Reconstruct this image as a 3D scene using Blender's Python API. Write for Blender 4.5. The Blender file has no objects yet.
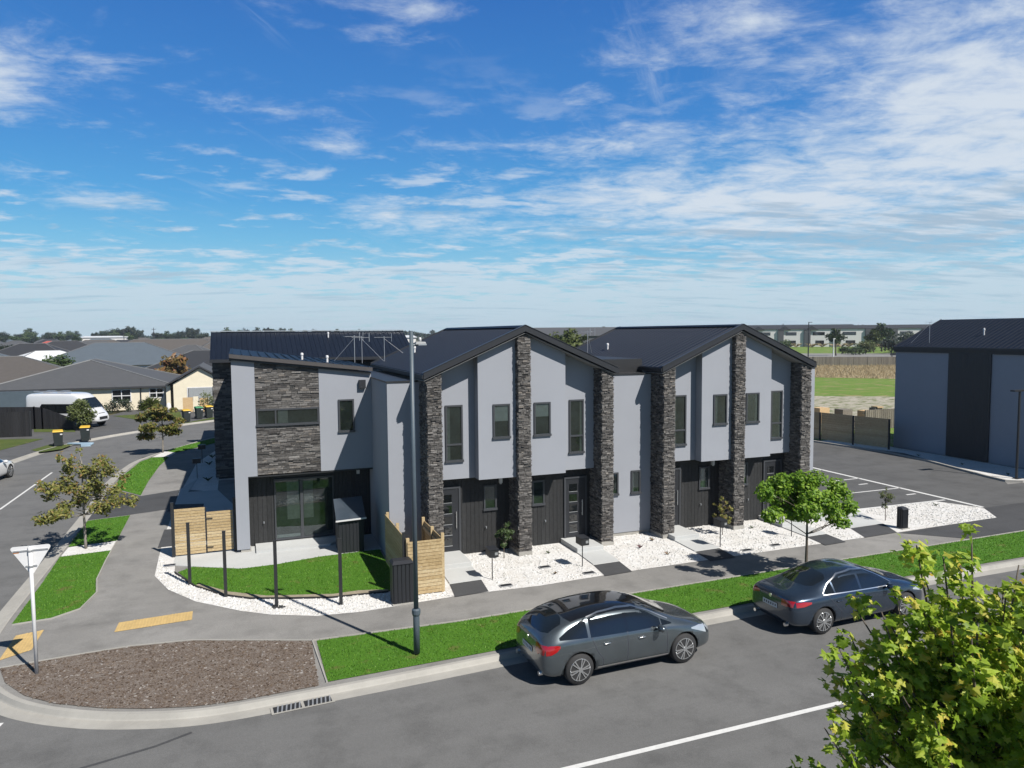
import bpy, bmesh, math, random
import numpy as np
from mathutils import Vector, Matrix
from mathutils.bvhtree import BVHTree

SC = bpy.context.scene
COL = SC.collection
R = math.radians

# ------------------------------------------------------------------ camera
f0, pit, yaw, rol, CH = 735.06, R(3.997), R(20.6), R(0.482), 7.5
fw = Vector((math.sin(yaw)*math.cos(pit), math.cos(yaw)*math.cos(pit), -math.sin(pit)))
rt = Vector((math.cos(yaw), -math.sin(yaw), 0)); up = rt.cross(fw)
RR = rt*math.cos(rol) - up*math.sin(rol); UU = rt*math.sin(rol) + up*math.cos(rol)
cam = bpy.data.cameras.new('camera'); co = bpy.data.objects.new('camera', cam); COL.objects.link(co)
co.matrix_world = Matrix(((RR.x, UU.x, -fw.x, 0), (RR.y, UU.y, -fw.y, 0), (RR.z, UU.z, -fw.z, CH), (0, 0, 0, 1)))
cam.sensor_width = 36; cam.lens = f0/1024*36; cam.clip_start = 0.1; cam.clip_end = 20000
SC.camera = co

# ------------------------------------------------------------------ light
SUN_EL = R(48); sh = Vector((0.46, -0.888, 0)).normalized()
sdir = Vector((sh.x*math.cos(SUN_EL), sh.y*math.cos(SUN_EL), math.sin(SUN_EL)))
sl = bpy.data.lights.new('sun', 'SUN'); sl.energy = 5.0; sl.angle = R(0.53); sl.color = (1.0, 0.955, 0.89)
so = bpy.data.objects.new('sun', sl); COL.objects.link(so)
so.rotation_euler = (-sdir).to_track_quat('-Z', 'Y').to_euler()
SC.view_settings.view_transform = 'Standard'; SC.view_settings.look = 'None'
SC.view_settings.exposure = 0.60; SC.view_settings.gamma = 1.0; SC.view_settings.use_curve_mapping = False

world = bpy.data.worlds.new('World'); SC.world = world; world.use_nodes = True
def build_world():
    nt = world.node_tree; N = nt.nodes; L = nt.links; N.clear()
    out = N.new('ShaderNodeOutputWorld'); bg = N.new('ShaderNodeBackground'); L.new(bg.outputs[0], out.inputs[0])
    bg.inputs[1].default_value = 0.068
    sky = N.new('ShaderNodeTexSky'); sky.sky_type = 'NISHITA'; sky.sun_disc = False
    sky.sun_elevation = SUN_EL; sky.sun_rotation = math.atan2(sdir.x, sdir.y)
    sky.air_density = 1.0; sky.dust_density = 0.35; sky.ozone_density = 2.2; sky.altitude = 0
    def math_(op, a, b=None, c=None, clamp=False):
        n = N.new('ShaderNodeMath'); n.operation = op; n.use_clamp = clamp
        for i, v in enumerate((a, b, c)):
            if v is None: continue
            if isinstance(v, (int, float)): n.inputs[i].default_value = v
            else: L.new(v, n.inputs[i])
        return n.outputs[0]
    def smooth(v, lo, hi):
        n = N.new('ShaderNodeMapRange'); n.interpolation_type = 'SMOOTHSTEP'
        n.inputs[1].default_value = lo; n.inputs[2].default_value = hi; L.new(v, n.inputs[0]); return n.outputs[0]
    def mixc(f, a, b):
        n = N.new('ShaderNodeMix'); n.data_type = 'RGBA'
        if isinstance(f, (int, float)): n.inputs[0].default_value = f
        else: L.new(f, n.inputs[0])
        for i, v in ((6, a), (7, b)):
            if isinstance(v, tuple): n.inputs[i].default_value = v
            else: L.new(v, n.inputs[i])
        return n.outputs[2]
    hs = N.new('ShaderNodeHueSaturation'); hs.inputs['Hue'].default_value = 0.493; hs.inputs['Saturation'].default_value = 1.28; hs.inputs['Value'].default_value = 1.0
    L.new(sky.outputs[0], hs.inputs['Color'])
    tc = N.new('ShaderNodeTexCoord'); sep = N.new('ShaderNodeSeparateXYZ'); L.new(tc.outputs['Generated'], sep.inputs[0])
    z = sep.outputs[2]
    zz = math_('MAXIMUM', math_('ADD', z, 0.10), 0.04)
    def plane(sx, sy, rotdeg, off):
        c = N.new('ShaderNodeCombineXYZ')
        L.new(math_('DIVIDE', sep.outputs[0], zz), c.inputs[0]); L.new(math_('DIVIDE', sep.outputs[1], zz), c.inputs[1])
        r_ = N.new('ShaderNodeMapping'); r_.inputs['Rotation'].default_value = (0, 0, R(rotdeg)); L.new(c.outputs[0], r_.inputs[0])
        s_ = N.new('ShaderNodeMapping'); s_.inputs['Scale'].default_value = (sx, sy, 1); s_.inputs['Location'].default_value = (off, off*.7, off)
        L.new(r_.outputs[0], s_.inputs[0]); return s_.outputs[0]
    def noise(vec, sc, det=8, rough=0.58, dist=0.0):
        n = N.new('ShaderNodeTexNoise'); n.inputs['Scale'].default_value = sc; n.inputs['Detail'].default_value = det
        n.inputs['Roughness'].default_value = rough; n.inputs['Distortion'].default_value = dist; L.new(vec, n.inputs[0]); return n.outputs[0]
    def blob(azd, eld, wa, we, power=1.0):
        # soft elliptical patch of cloud round a compass bearing and height
        a = yaw + R(azd)
        az = math_('ARCTAN2', sep.outputs[0], sep.outputs[1]); el = math_('ARCSINE', z)
        da = math_('DIVIDE', math_('SUBTRACT', az, a), R(wa)); de = math_('DIVIDE', math_('SUBTRACT', el, R(eld)), R(we))
        q = math_('ADD', math_('MULTIPLY', da, da), math_('MULTIPLY', de, de))
        return math_('MULTIPLY', math_('EXPONENT', math_('MULTIPLY', q, -1.0)), power)
    def addall(xs):
        r_ = xs[0]
        for x in xs[1:]: r_ = math_('ADD', r_, x)
        return r_
    # coverage: heavy on the right, a patch upper left, streaks in the middle, a band over the horizon
    cov = addall([blob(28, 11.5, 15, 5.2, .20), blob(36, 17, 8, 7, .20), blob(14, 9.4, 11, 2.6, .24), blob(16, 20.5, 7, 3.6, .20), blob(26, 16.5, 7, 3, .12), blob(31, 6.5, 14, 2.8, .20), blob(4, 8.0, 5, 2.0, .08),
                  blob(-35.5, 15.8, 4.2, 2.6, .34), blob(-29, 17.0, 3.5, 1.6, .10), blob(-10, 9.0, 5.5, 1.2, .24), blob(-20, 10.6, 2.6, .8, .22), blob(-3, 8.0, 5, 1.1, .14), blob(9, 14.5, 6, 2.0, .10),
                  blob(-10, 23.0, 8, 1.0, .12), blob(-8, 21.0, 6, .7, .14), blob(-16, 15.8, 3.5, .9, .08), blob(-13, 13.8, 3, .7, .14), blob(-28, 9.0, 4, .9, .22), blob(-33, 10.6, 1.8, .6, .20), blob(1, 14.3, 5, .8, .18), blob(-5, 14.0, 3, .8, .15), blob(-22, 16.5, 3, .7, .10), blob(6, 17, 5, 1.6, .08)])
    band = smooth(z, 0.15, 0.03)
    n1 = noise(plane(1.0, 1.5, 38, 3.1), 1.5, 11, 0.66, 0.5)
    n2 = noise(plane(1.0, 1.15, 10, 8.3), 5.2, 9, 0.64, 0.35)
    wisp = math_('ADD', math_('MULTIPLY', n1, 0.55), math_('MULTIPLY', n2, 0.45))
    cirrus = smooth(math_('ADD', wisp, math_('MULTIPLY', cov, 0.95)), 0.55, 0.86)
    n3 = noise(plane(0.5, 3.6, -52, 1.7), 2.4, 9, 0.68, 0.4)
    streak = math_('MULTIPLY', smooth(math_('ADD', n3, math_('MULTIPLY', cov, 0.55)), 0.58, 0.92), 0.42)
    n4 = noise(plane(0.8, 1.0, 15, 5.9), 4.2, 9, 0.60, 0.2)
    n5 = noise(plane(0.6, 1.0, 5, 2.2), 1.3, 3, 0.5, 0.0)
    low = math_('MULTIPLY', smooth(math_('ADD', math_('ADD', n4, math_('MULTIPLY', n5, 0.35)), math_('MULTIPLY', band, 0.26)), 0.71, 0.90), smooth(z, 0.38, 0.12))
    low = math_('MULTIPLY', low, 0.80)
    gr = N.new('ShaderNodeValToRGB'); L.new(z, gr.inputs[0]); e = gr.color_ramp.elements
    e[0].position = 0.0; e[0].color = (.40, .63, .76, 1); e[1].position = 1.0; e[1].color = (.035, .052, .088, 1)
    for p_, c_ in ((.06, (.31, .60, .78)), (.12, (.15, .47, .76)), (.17, (.080, .36, .73)), (.26, (.050, .245, .65)), (.40, (.034, .165, .54)), (.55, (.048, .105, .21))):
        k_ = e.new(p_); k_.color = (*c_, 1)
    sc_ = N.new('ShaderNodeVectorMath'); sc_.operation = 'SCALE'; sc_.inputs['Scale'].default_value = 10.0; L.new(gr.outputs[0], sc_.inputs[0])
    base = mixc(0.80, hs.outputs[0], sc_.outputs[0])
    alpha = math_('MAXIMUM', math_('MAXIMUM', cirrus, streak), low)
    alpha = math_('MULTIPLY', math_('MULTIPLY', alpha, 0.84), math_('ADD', smooth(z, 0.62, 0.42), 0.12), clamp=True)
    shade = smooth(math_('ADD', noise(plane(0.45, 1.5, 12, 21.0), 2.6, 8, .6), math_('MULTIPLY', blob(30, 6.5, 15, 2.4, .20), 1.0)), 0.52, 0.68)
    shade = math_('MULTIPLY', shade, smooth(z, 0.26, 0.12))
    ccol = mixc(shade, (6.6, 7.3, 8.1, 1), (4.0, 5.1, 6.3, 1))
    hz = smooth(z, 0.13, 0.01)
    ccol = mixc(math_('MULTIPLY', hz, .6), ccol, (4.5, 6.0, 7.1, 1))
    L.new(mixc(alpha, base, ccol), bg.inputs[0])
build_world()

# ------------------------------------------------------------------ materials
def node_mat(name):
    m = bpy.data.materials.new(name); m.use_nodes = True
    nt = m.node_tree; b = nt.nodes['Principled BSDF']; return m, nt, b
def rgb(c): return (c[0], c[1], c[2], 1.0)
def tex_coord(nt, kind='pos', scale=(1, 1, 1), rot=(0, 0, 0)):
    mp = nt.nodes.new('ShaderNodeMapping'); mp.inputs['Scale'].default_value = scale; mp.inputs['Rotation'].default_value = rot
    if kind == 'pos':
        g = nt.nodes.new('ShaderNodeNewGeometry'); nt.links.new(g.outputs['Position'], mp.inputs[0])
    else:
        g = nt.nodes.new('ShaderNodeTexCoord'); nt.links.new(g.outputs['Object'], mp.inputs[0])
    return mp.outputs[0]
def noise_node(nt, vec, sc, det=4, rough=.55):
    n = nt.nodes.new('ShaderNodeTexNoise'); n.inputs['Scale'].default_value = sc; n.inputs['Detail'].default_value = det
    n.inputs['Roughness'].default_value = rough; nt.links.new(vec, n.inputs[0]); return n.outputs[0]
def ramp(nt, fac, stops):
    r = nt.nodes.new('ShaderNodeValToRGB'); nt.links.new(fac, r.inputs[0])
    e = r.color_ramp.elements
    while len(e) > 1: e.remove(e[-1])
    e[0].position = stops[0][0]; e[0].color = rgb(stops[0][1])
    for p, c in stops[1:]:
        k = e.new(p); k.color = rgb(c)
    return r.outputs[0]
def mix_node(nt, fac, a, b, mode='MIX'):
    n = nt.nodes.new('ShaderNodeMix'); n.data_type = 'RGBA'; n.blend_type = mode
    if isinstance(fac, (int, float)): n.inputs[0].default_value = fac
    else: nt.links.new(fac, n.inputs[0])
    for i, v in ((6, a), (7, b)):
        if isinstance(v, tuple): n.inputs[i].default_value = rgb(v)
        else: nt.links.new(v, n.inputs[i])
    return n.outputs[2]
def bump(nt, b, h, strength=.3, dist=.02):
    n = nt.nodes.new('ShaderNodeBump'); n.inputs['Strength'].default_value = strength; n.inputs['Distance'].default_value = dist
    nt.links.new(h, n.inputs['Height']); nt.links.new(n.outputs[0], b.inputs['Normal'])
def mat(name, col, rough=.7, metal=0.0, var=.12, sc=3.0, bsc=None, bstr=.15, bdist=.01, coat=0.0, spec=.5, kind='pos'):
    m, nt, b = node_mat(name)
    v = tex_coord(nt, kind)
    n1 = noise_node(nt, v, sc, 5); n2 = noise_node(nt, v, sc*7.3, 3)
    a = tuple(max(0, x*(1-var)) for x in col); c = tuple(min(1, x*(1+var)) for x in col)
    c1 = ramp(nt, n1, [(.3, a), (.7, c)])
    c2 = mix_node(nt, .25, c1, ramp(nt, n2, [(.3, a), (.7, c)]))
    nt.links.new(c2, b.inputs['Base Color'])
    b.inputs['Roughness'].default_value = rough; b.inputs['Metallic'].default_value = metal
    b.inputs['Coat Weight'].default_value = coat; b.inputs['Coat Roughness'].default_value = .05; b.inputs['Specular IOR Level'].default_value = spec
    if bsc: bump(nt, b, noise_node(nt, v, bsc, 4), bstr, bdist)
    return m
def island_mat(name, stops, rough=.8, bsc=40, bstr=.5, bdist=.01, transl=0.0, spec=.4):
    m, nt, b = node_mat(name)
    g = nt.nodes.new('ShaderNodeNewGeometry')
    c = ramp(nt, g.outputs['Random Per Island'], stops)
    v = tex_coord(nt, 'pos')
    c = mix_node(nt, .35, c, ramp(nt, noise_node(nt, v, 18, 3), [(.3, (0.0, 0.0, 0.0)), (.7, (1, 1, 1))]), 'SOFT_LIGHT')
    nt.links.new(c, b.inputs['Base Color']); b.inputs['Roughness'].default_value = rough; b.inputs['Specular IOR Level'].default_value = spec
    if bstr: bump(nt, b, noise_node(nt, v, bsc, 4), bstr, bdist)
    if transl:
        t = nt.nodes.new('ShaderNodeBsdfTranslucent'); nt.links.new(c, t.inputs[0])
        mx = nt.nodes.new('ShaderNodeMixShader'); mx.inputs[0].default_value = transl
        nt.links.new(b.outputs[0], mx.inputs[1]); nt.links.new(t.outputs[0], mx.inputs[2])
        nt.links.new(mx.outputs[0], nt.nodes['Material Output'].inputs[0])
    return m
def asphalt(name, col, patch=.12):
    m, nt, b = node_mat(name); v = tex_coord(nt)
    big = noise_node(nt, v, .35, 6, .6); vs = tex_coord(nt, 'pos', (.12, 1.6, 1)); track = noise_node(nt, vs, 1.0, 4, .6)
    c = ramp(nt, big, [(.3, tuple(x*(1-patch) for x in col)), (.7, tuple(x*(1+patch) for x in col))])
    c = mix_node(nt, .3, c, ramp(nt, track, [(.35, tuple(x*.82 for x in col)), (.7, tuple(x*1.2 for x in col))]))
    vo = nt.nodes.new('ShaderNodeTexVoronoi'); vo.inputs['Scale'].default_value = 85; nt.links.new(v, vo.inputs[0])
    sp = ramp(nt, vo.outputs['Color'], [(.0, (.32, .32, .32)), (1, (.68, .68, .68))])
    c = mix_node(nt, .5, c, sp, 'OVERLAY')
    vo2 = noise_node(nt, v, 2.3, 2, .5)
    st = ramp(nt, noise_node(nt, v, 1.1, 7, .68), [(.34, (.80, .80, .80)), (.52, (1, 1, 1)), (.72, (1.0, 1.0, 1.0)), (.80, (.86, .86, .86))])
    c = mix_node(nt, 1.0, c, st, 'MULTIPLY')
    nt.links.new(c, b.inputs['Base Color']); b.inputs['Roughness'].default_value = .86; b.inputs['Specular IOR Level'].default_value = .35
    bump(nt, b, vo.outputs['Distance'], .35, .006); return m
def grass_mat(name, a, c, dry=(.20, .17, .06), dryamt=.75, fs=1.0):
    m, nt, b = node_mat(name); v = tex_coord(nt, 'pos', (fs, fs*1.8 if fs < 1 else fs, fs))
    c1 = ramp(nt, noise_node(nt, v, .8, 6, .65), [(.32, a), (.68, c)])
    c2 = ramp(nt, noise_node(nt, v, 38, 3, .7), [(.25, tuple(x*.55 for x in a)), (.75, tuple(min(1, x*1.35) for x in c))])
    cc = mix_node(nt, .5, c1, c2)
    d = ramp(nt, noise_node(nt, v, 1.7, 5, .6), [(dryamt-.07, (0, 0, 0)), (dryamt+.05, (1, 1, 1))])
    cc = mix_node(nt, d, cc, dry)
    nt.links.new(cc, b.inputs['Base Color']); b.inputs['Roughness'].default_value = .9; b.inputs['Specular IOR Level'].default_value = .2
    bump(nt, b, noise_node(nt, v, 60, 3, .8), .8, .03); return m
def cell_mat(name, stops, scale, bstr=.8, bdist=.03, stretch=(1, 1, 1), rough=.85):
    m, nt, b = node_mat(name); v = tex_coord(nt, 'pos', stretch)
    vo = nt.nodes.new('ShaderNodeTexVoronoi'); vo.inputs['Scale'].default_value = scale; nt.links.new(v, vo.inputs[0])
    sx = nt.nodes.new('ShaderNodeSeparateColor'); nt.links.new(vo.outputs['Color'], sx.inputs[0])
    c = ramp(nt, sx.outputs[0], stops)
    big = ramp(nt, noise_node(nt, v, scale*.05, 5), [(.3, (.40, .36, .33)), (.7, (.60, .60, .60))])
    c = mix_node(nt, .85, c, big, 'OVERLAY')
    nt.links.new(c, b.inputs['Base Color']); b.inputs['Roughness'].default_value = rough; b.inputs['Specular IOR Level'].default_value = .3
    inv = nt.nodes.new('ShaderNodeMath'); inv.operation = 'SUBTRACT'; inv.inputs[0].default_value = 1; nt.links.new(vo.outputs['Distance'], inv.inputs[1])
    bump(nt, b, inv.outputs[0], bstr, bdist); return m

M = {}
M['road'] = asphalt('road_asphalt', (.165, .164, .161))
M['footpath'] = asphalt('footpath_asphalt', (.275, .267, .252), .20)
M['fresh'] = asphalt('fresh_asphalt', (.075, .076, .079), .08)
M['carpark'] = asphalt('parking_asphalt', (.115, .115, .115), .18)
M['concrete'] = mat('concrete', (.40, .385, .35), .85, var=.14, sc=1.2, bsc=60, bstr=.25, bdist=.004)
M['patio'] = mat('pale_concrete', (.56, .57, .56), .8, var=.08, sc=.9, bsc=70, bstr=.12, bdist=.003)
M['paint'] = mat('road_paint', (.74, .74, .72), .7, var=.10, sc=9, bsc=80, bstr=.2, bdist=.003)
M['tactile'] = mat('yellow_tactile_paving', (.60, .42, .17), .8, var=.16, sc=5, bsc=55, bstr=.6, bdist=.008)
M['lawn'] = grass_mat('fresh_lawn', (.060, .172, .011), (.105, .258, .022), (.16, .17, .045), .66)
M['oldlawn'] = grass_mat('worn_lawn', (.070, .105, .022), (.115, .15, .035), (.21, .18, .08), .66)
M['field'] = grass_mat('field_grass', (.10, .195, .025), (.19, .285, .05), (.30, .27, .12), .60, .22)
M['dry'] = grass_mat('dry_grass', (.36, .28, .15), (.54, .44, .27), (.24, .20, .09), .70, .3)
M['dirt'] = grass_mat('pale_dirt', (.40, .37, .29), (.50, .46, .38), (.14, .17, .05), .56, .5)
M['gravel'] = cell_mat('white_gravel', [(0, (.60, .59, .57)), (.35, (.74, .73, .71)), (1, (.84, .84, .82))], 30, .6, .018)
M['mulch'] = cell_mat('bark_mulch', [(0, (.105, .078, .058)), (.45, (.160, .125, .100)), (.82, (.225, .195, .170)), (.95, (.30, .28, .255)), (1, (.42, .40, .38))], 66, .6, .012, (1, 1.9, 1))
M['plaster'] = mat('pale_render', (.342, .360, .400), .82, var=.035, sc=.8, bsc=50, bstr=.08, bdist=.003)
M['stone'] = island_mat('stacked_schist', [(0, (.057, .053, .051)), (.3, (.097, .091, .086)), (.6, (.147, .139, .131)), (.85, (.203, .193, .184)), (.95, (.21, .185, .16)), (1, (.29, .28, .27))], .85, 45, .8, .015)
M['clad'] = island_mat('charcoal_boards', [(0, (.020, .021, .022)), (1, (.030, .031, .032))], .7, 30, .1, .003)
M['dark'] = mat('black_trim', (.022, .023, .025), .5, var=.1)
M['charcoal'] = mat('charcoal_metal', (.020, .022, .027), .5, var=.1)
M['roofdark'] = mat('ironsand_roof', (.009, .014, .027), .5, metal=.0, var=.06, sc=.5, spec=.22)
M['gutter'] = mat('bronze_gutter', (.13, .115, .11), .3, metal=.6, var=.1)
M['soffit'] = mat('pale_soffit', (.24, .24, .24), .8, var=.04)
M['frame'] = mat('window_frame_metal', (.060, .064, .072), .4, var=.06)
M['white'] = mat('white_paint', (.78, .78, .78), .5, var=.04)
M['galv'] = mat('galvanised_steel', (.50, .51, .52), .35, metal=.7, var=.1, sc=9)
M['lampblue'] = mat('blue_grey_pole_paint', (.085, .115, .14), .5, var=.1)
M['pine'] = None
def wood_mat(name, stops):
    m = island_mat(name, stops, .75, 30, .2, .004); nt = m.node_tree; b = nt.nodes['Principled BSDF']
    src = b.inputs['Base Color'].links[0].from_socket
    v = tex_coord(nt, 'pos', (1.2, 1.2, 22)); g = ramp(nt, noise_node(nt, v, 3, 4, .6), [(.35, (.40, .38, .35)), (.65, (.6, .6, .6))])
    nt.links.new(mix_node(nt, .6, src, g, 'OVERLAY'), b.inputs['Base Color']); return m
M['pine'] = wood_mat('new_pine_boards', [(0, (.44, .32, .16)), (.5, (.53, .40, .22)), (1, (.60, .48, .29))])
M['oldwood'] = wood_mat('weathered_boards', [(0, (.16, .145, .12)), (1, (.26, .235, .19))])
M['brownwood'] = wood_mat('brown_fence_boards', [(0, (.58, .40, .21)), (1, (.68, .49, .28))])
M['blackwood'] = wood_mat('black_stained_boards', [(0, (.012, .012, .014)), (1, (.024, .024, .027))])
M['bark'] = mat('tree_bark', (.13, .105, .08), .9, var=.3, sc=12, bsc=30, bstr=.6, bdist=.01)
M['greybark'] = mat('pale_bark', (.27, .245, .21), .9, var=.25, sc=12, bsc=30, bstr=.5, bdist=.01)
def leafm(name, stops, t=.35, rough=.5): return island_mat(name, stops, rough, 20, 0, 0, t, .35)
M['leaf_fore'] = leafm('maple_leaves', [(0, (.20, .33, .025)), (.35, (.38, .56, .045)), (.72, (.58, .74, .09)), (.92, (.85, .84, .15)), (1, (.85, .62, .10))], .55)
M['leaf_street'] = leafm('street_tree_leaves', [(0, (.11, .24, .016)), (.5, (.23, .42, .035)), (1, (.42, .62, .07))], .5)
M['leaf_oak'] = leafm('turning_oak_leaves', [(0, (.085, .10, .018)), (.4, (.20, .22, .045)), (.8, (.36, .34, .09)), (1, (.36, .20, .08))])
M['leaf_oak2'] = leafm('bronzing_oak_leaves', [(0, (.06, .08, .015)), (.4, (.16, .18, .035)), (.75, (.28, .25, .06)), (1, (.26, .13, .05))])
M['leaf_dark'] = leafm('dark_evergreen_leaves', [(0, (.012, .025, .012)), (1, (.035, .060, .026))], .15)
M['leaf_mid'] = leafm('mid_green_leaves', [(0, (.025, .055, .014)), (1, (.075, .12, .03))], .2)
M['leaf_olive'] = leafm('olive_leaves', [(0, (.06, .085, .02)), (1, (.15, .18, .05))], .25)
M['leaf_autumn'] = leafm('autumn_leaves', [(0, (.10, .09, .03)), (.5, (.24, .16, .05)), (1, (.36, .16, .08))], .3)
M['leaf_yellow'] = leafm('yellow_green_leaves', [(0, (.20, .20, .02)), (1, (.38, .36, .05))], .3)
M['blade'] = island_mat('grass_blades', [(0, (.078, .205, .012)), (.6, (.130, .305, .026)), (1, (.22, .40, .05))], .6, 20, 0, 0, .3)
M['strawblade'] = island_mat('dry_grass_blades', [(0, (.38, .29, .15)), (1, (.64, .54, .35))], .8, 20, 0, 0, .3)
M['stonebit'] = island_mat('white_pebbles', [(0, (.55, .54, .5)), (1, (.88, .87, .85))], .8, 30, .2, .01)
M['chip'] = island_mat('bark_chips', [(0, (.05, .032, .02)), (.5, (.13, .09, .06)), (.85, (.21, .175, .145)), (1, (.36, .34, .32))], .85, 30, .2, .01)
# glass: dark mirror-like pane that lets a little of the blind behind it through
def glass_mat(name, tint=(.16, .19, .19), tr=.5):
    m, nt, b = node_mat(name); nt.nodes.remove(b)
    gl = nt.nodes.new('ShaderNodeBsdfGlossy'); gl.inputs['Roughness'].default_value = .02; gl.inputs[0].default_value = (.9, .95, 1, 1)
    tp = nt.nodes.new('ShaderNodeBsdfTransparent'); tp.inputs[0].default_value = rgb(tint)
    fr = nt.nodes.new('ShaderNodeFresnel'); fr.inputs[0].default_value = 1.6
    ad = nt.nodes.new('ShaderNodeMath'); ad.operation = 'MULTIPLY_ADD'; ad.inputs[1].default_value = .65; ad.inputs[2].default_value = .02; nt.links.new(fr.outputs[0], ad.inputs[0])
    mx = nt.nodes.new('ShaderNodeMixShader'); nt.links.new(ad.outputs[0], mx.inputs[0]); nt.links.new(tp.outputs[0], mx.inputs[1]); nt.links.new(gl.outputs[0], mx.inputs[2])
    nt.links.new(mx.outputs[0], nt.nodes['Material Output'].inputs[0]); return m
M['glass'] = glass_mat('window_glass', (.86, .90, .88))
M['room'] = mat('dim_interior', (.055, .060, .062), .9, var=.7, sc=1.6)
M['blind'] = mat('white_blind', (.34, .36, .37), .9, var=.12, sc=6)
M['curtain'] = mat('grey_curtain', (.20, .21, .21), .9, var=.25, sc=9)
def car_paint(name, col):
    m, nt, b = node_mat(name); v = tex_coord(nt, 'obj')
    c = ramp(nt, noise_node(nt, v, 2.2, 5), [(.3, tuple(x*.9 for x in col)), (.7, tuple(x*1.1 for x in col))])
    nt.links.new(c, b.inputs['Base Color']); b.inputs['Metallic'].default_value = .7; b.inputs['Roughness'].default_value = .26
    b.inputs['Coat Weight'].default_value = 1; b.inputs['Coat Roughness'].default_value = .03; return m
M['paint_grey'] = car_paint('graphite_car_paint', (.096, .114, .126))
M['paint_blue'] = car_paint('slate_blue_car_paint', (.036, .054, .082))
M['paint_white'] = mat('white_car_paint', (.76, .77, .78), .3, coat=1, var=.02, kind='obj')
M['carglass'] = mat('car_glass', (.010, .012, .013), .03, spec=.8, var=.02, kind='obj', coat=.6)
M['blackgloss'] = mat('gloss_black', (.010, .010, .011), .06, coat=1, var=.02, kind='obj')
M['rubber'] = mat('tyre_rubber', (.025, .025, .026), .8, var=.15, kind='obj')
M['alloy'] = mat('alloy_wheel', (.55, .56, .57), .25, metal=.85, var=.05, kind='obj')
M['chrome'] = mat('chrome', (.70, .70, .70), .30, metal=1, var=.02, kind='obj')
M['redlens'] = mat('red_lens', (.42, .010, .012), .12, coat=1, var=.1, kind='obj')
M['clearlens'] = mat('headlamp_lens', (.60, .63, .66), .08, metal=.4, coat=1, var=.1, kind='obj')
M['plate'] = mat('number_plate', (.72, .74, .76), .5, var=.05, kind='obj')
M['ink'] = mat('dark_ink', (.05, .05, .07), .6, var=.05, kind='obj')
M['binbody'] = mat('dark_green_plastic', (.014, .022, .023), .7, var=.1)
M['binyellow'] = mat('yellow_plastic', (.78, .48, .015), .5, var=.05)
M['bingreen'] = mat('green_plastic', (.02, .25, .08), .5, var=.05)
M['cream'] = mat('cream_plaster', (.86, .78, .60), .85, var=.05, bsc=30, bstr=.1)
M['bluetarp'] = mat('pale_blue_cardboard', (.30, .42, .52), .6, var=.1)
M['reddoor'] = mat('red_brown_door', (.16, .045, .02), .5, var=.1)
M['shedroof'] = mat('glossy_shed_lid', (.09, .12, .155), .22, metal=.5, coat=.6, var=.1)

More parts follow.
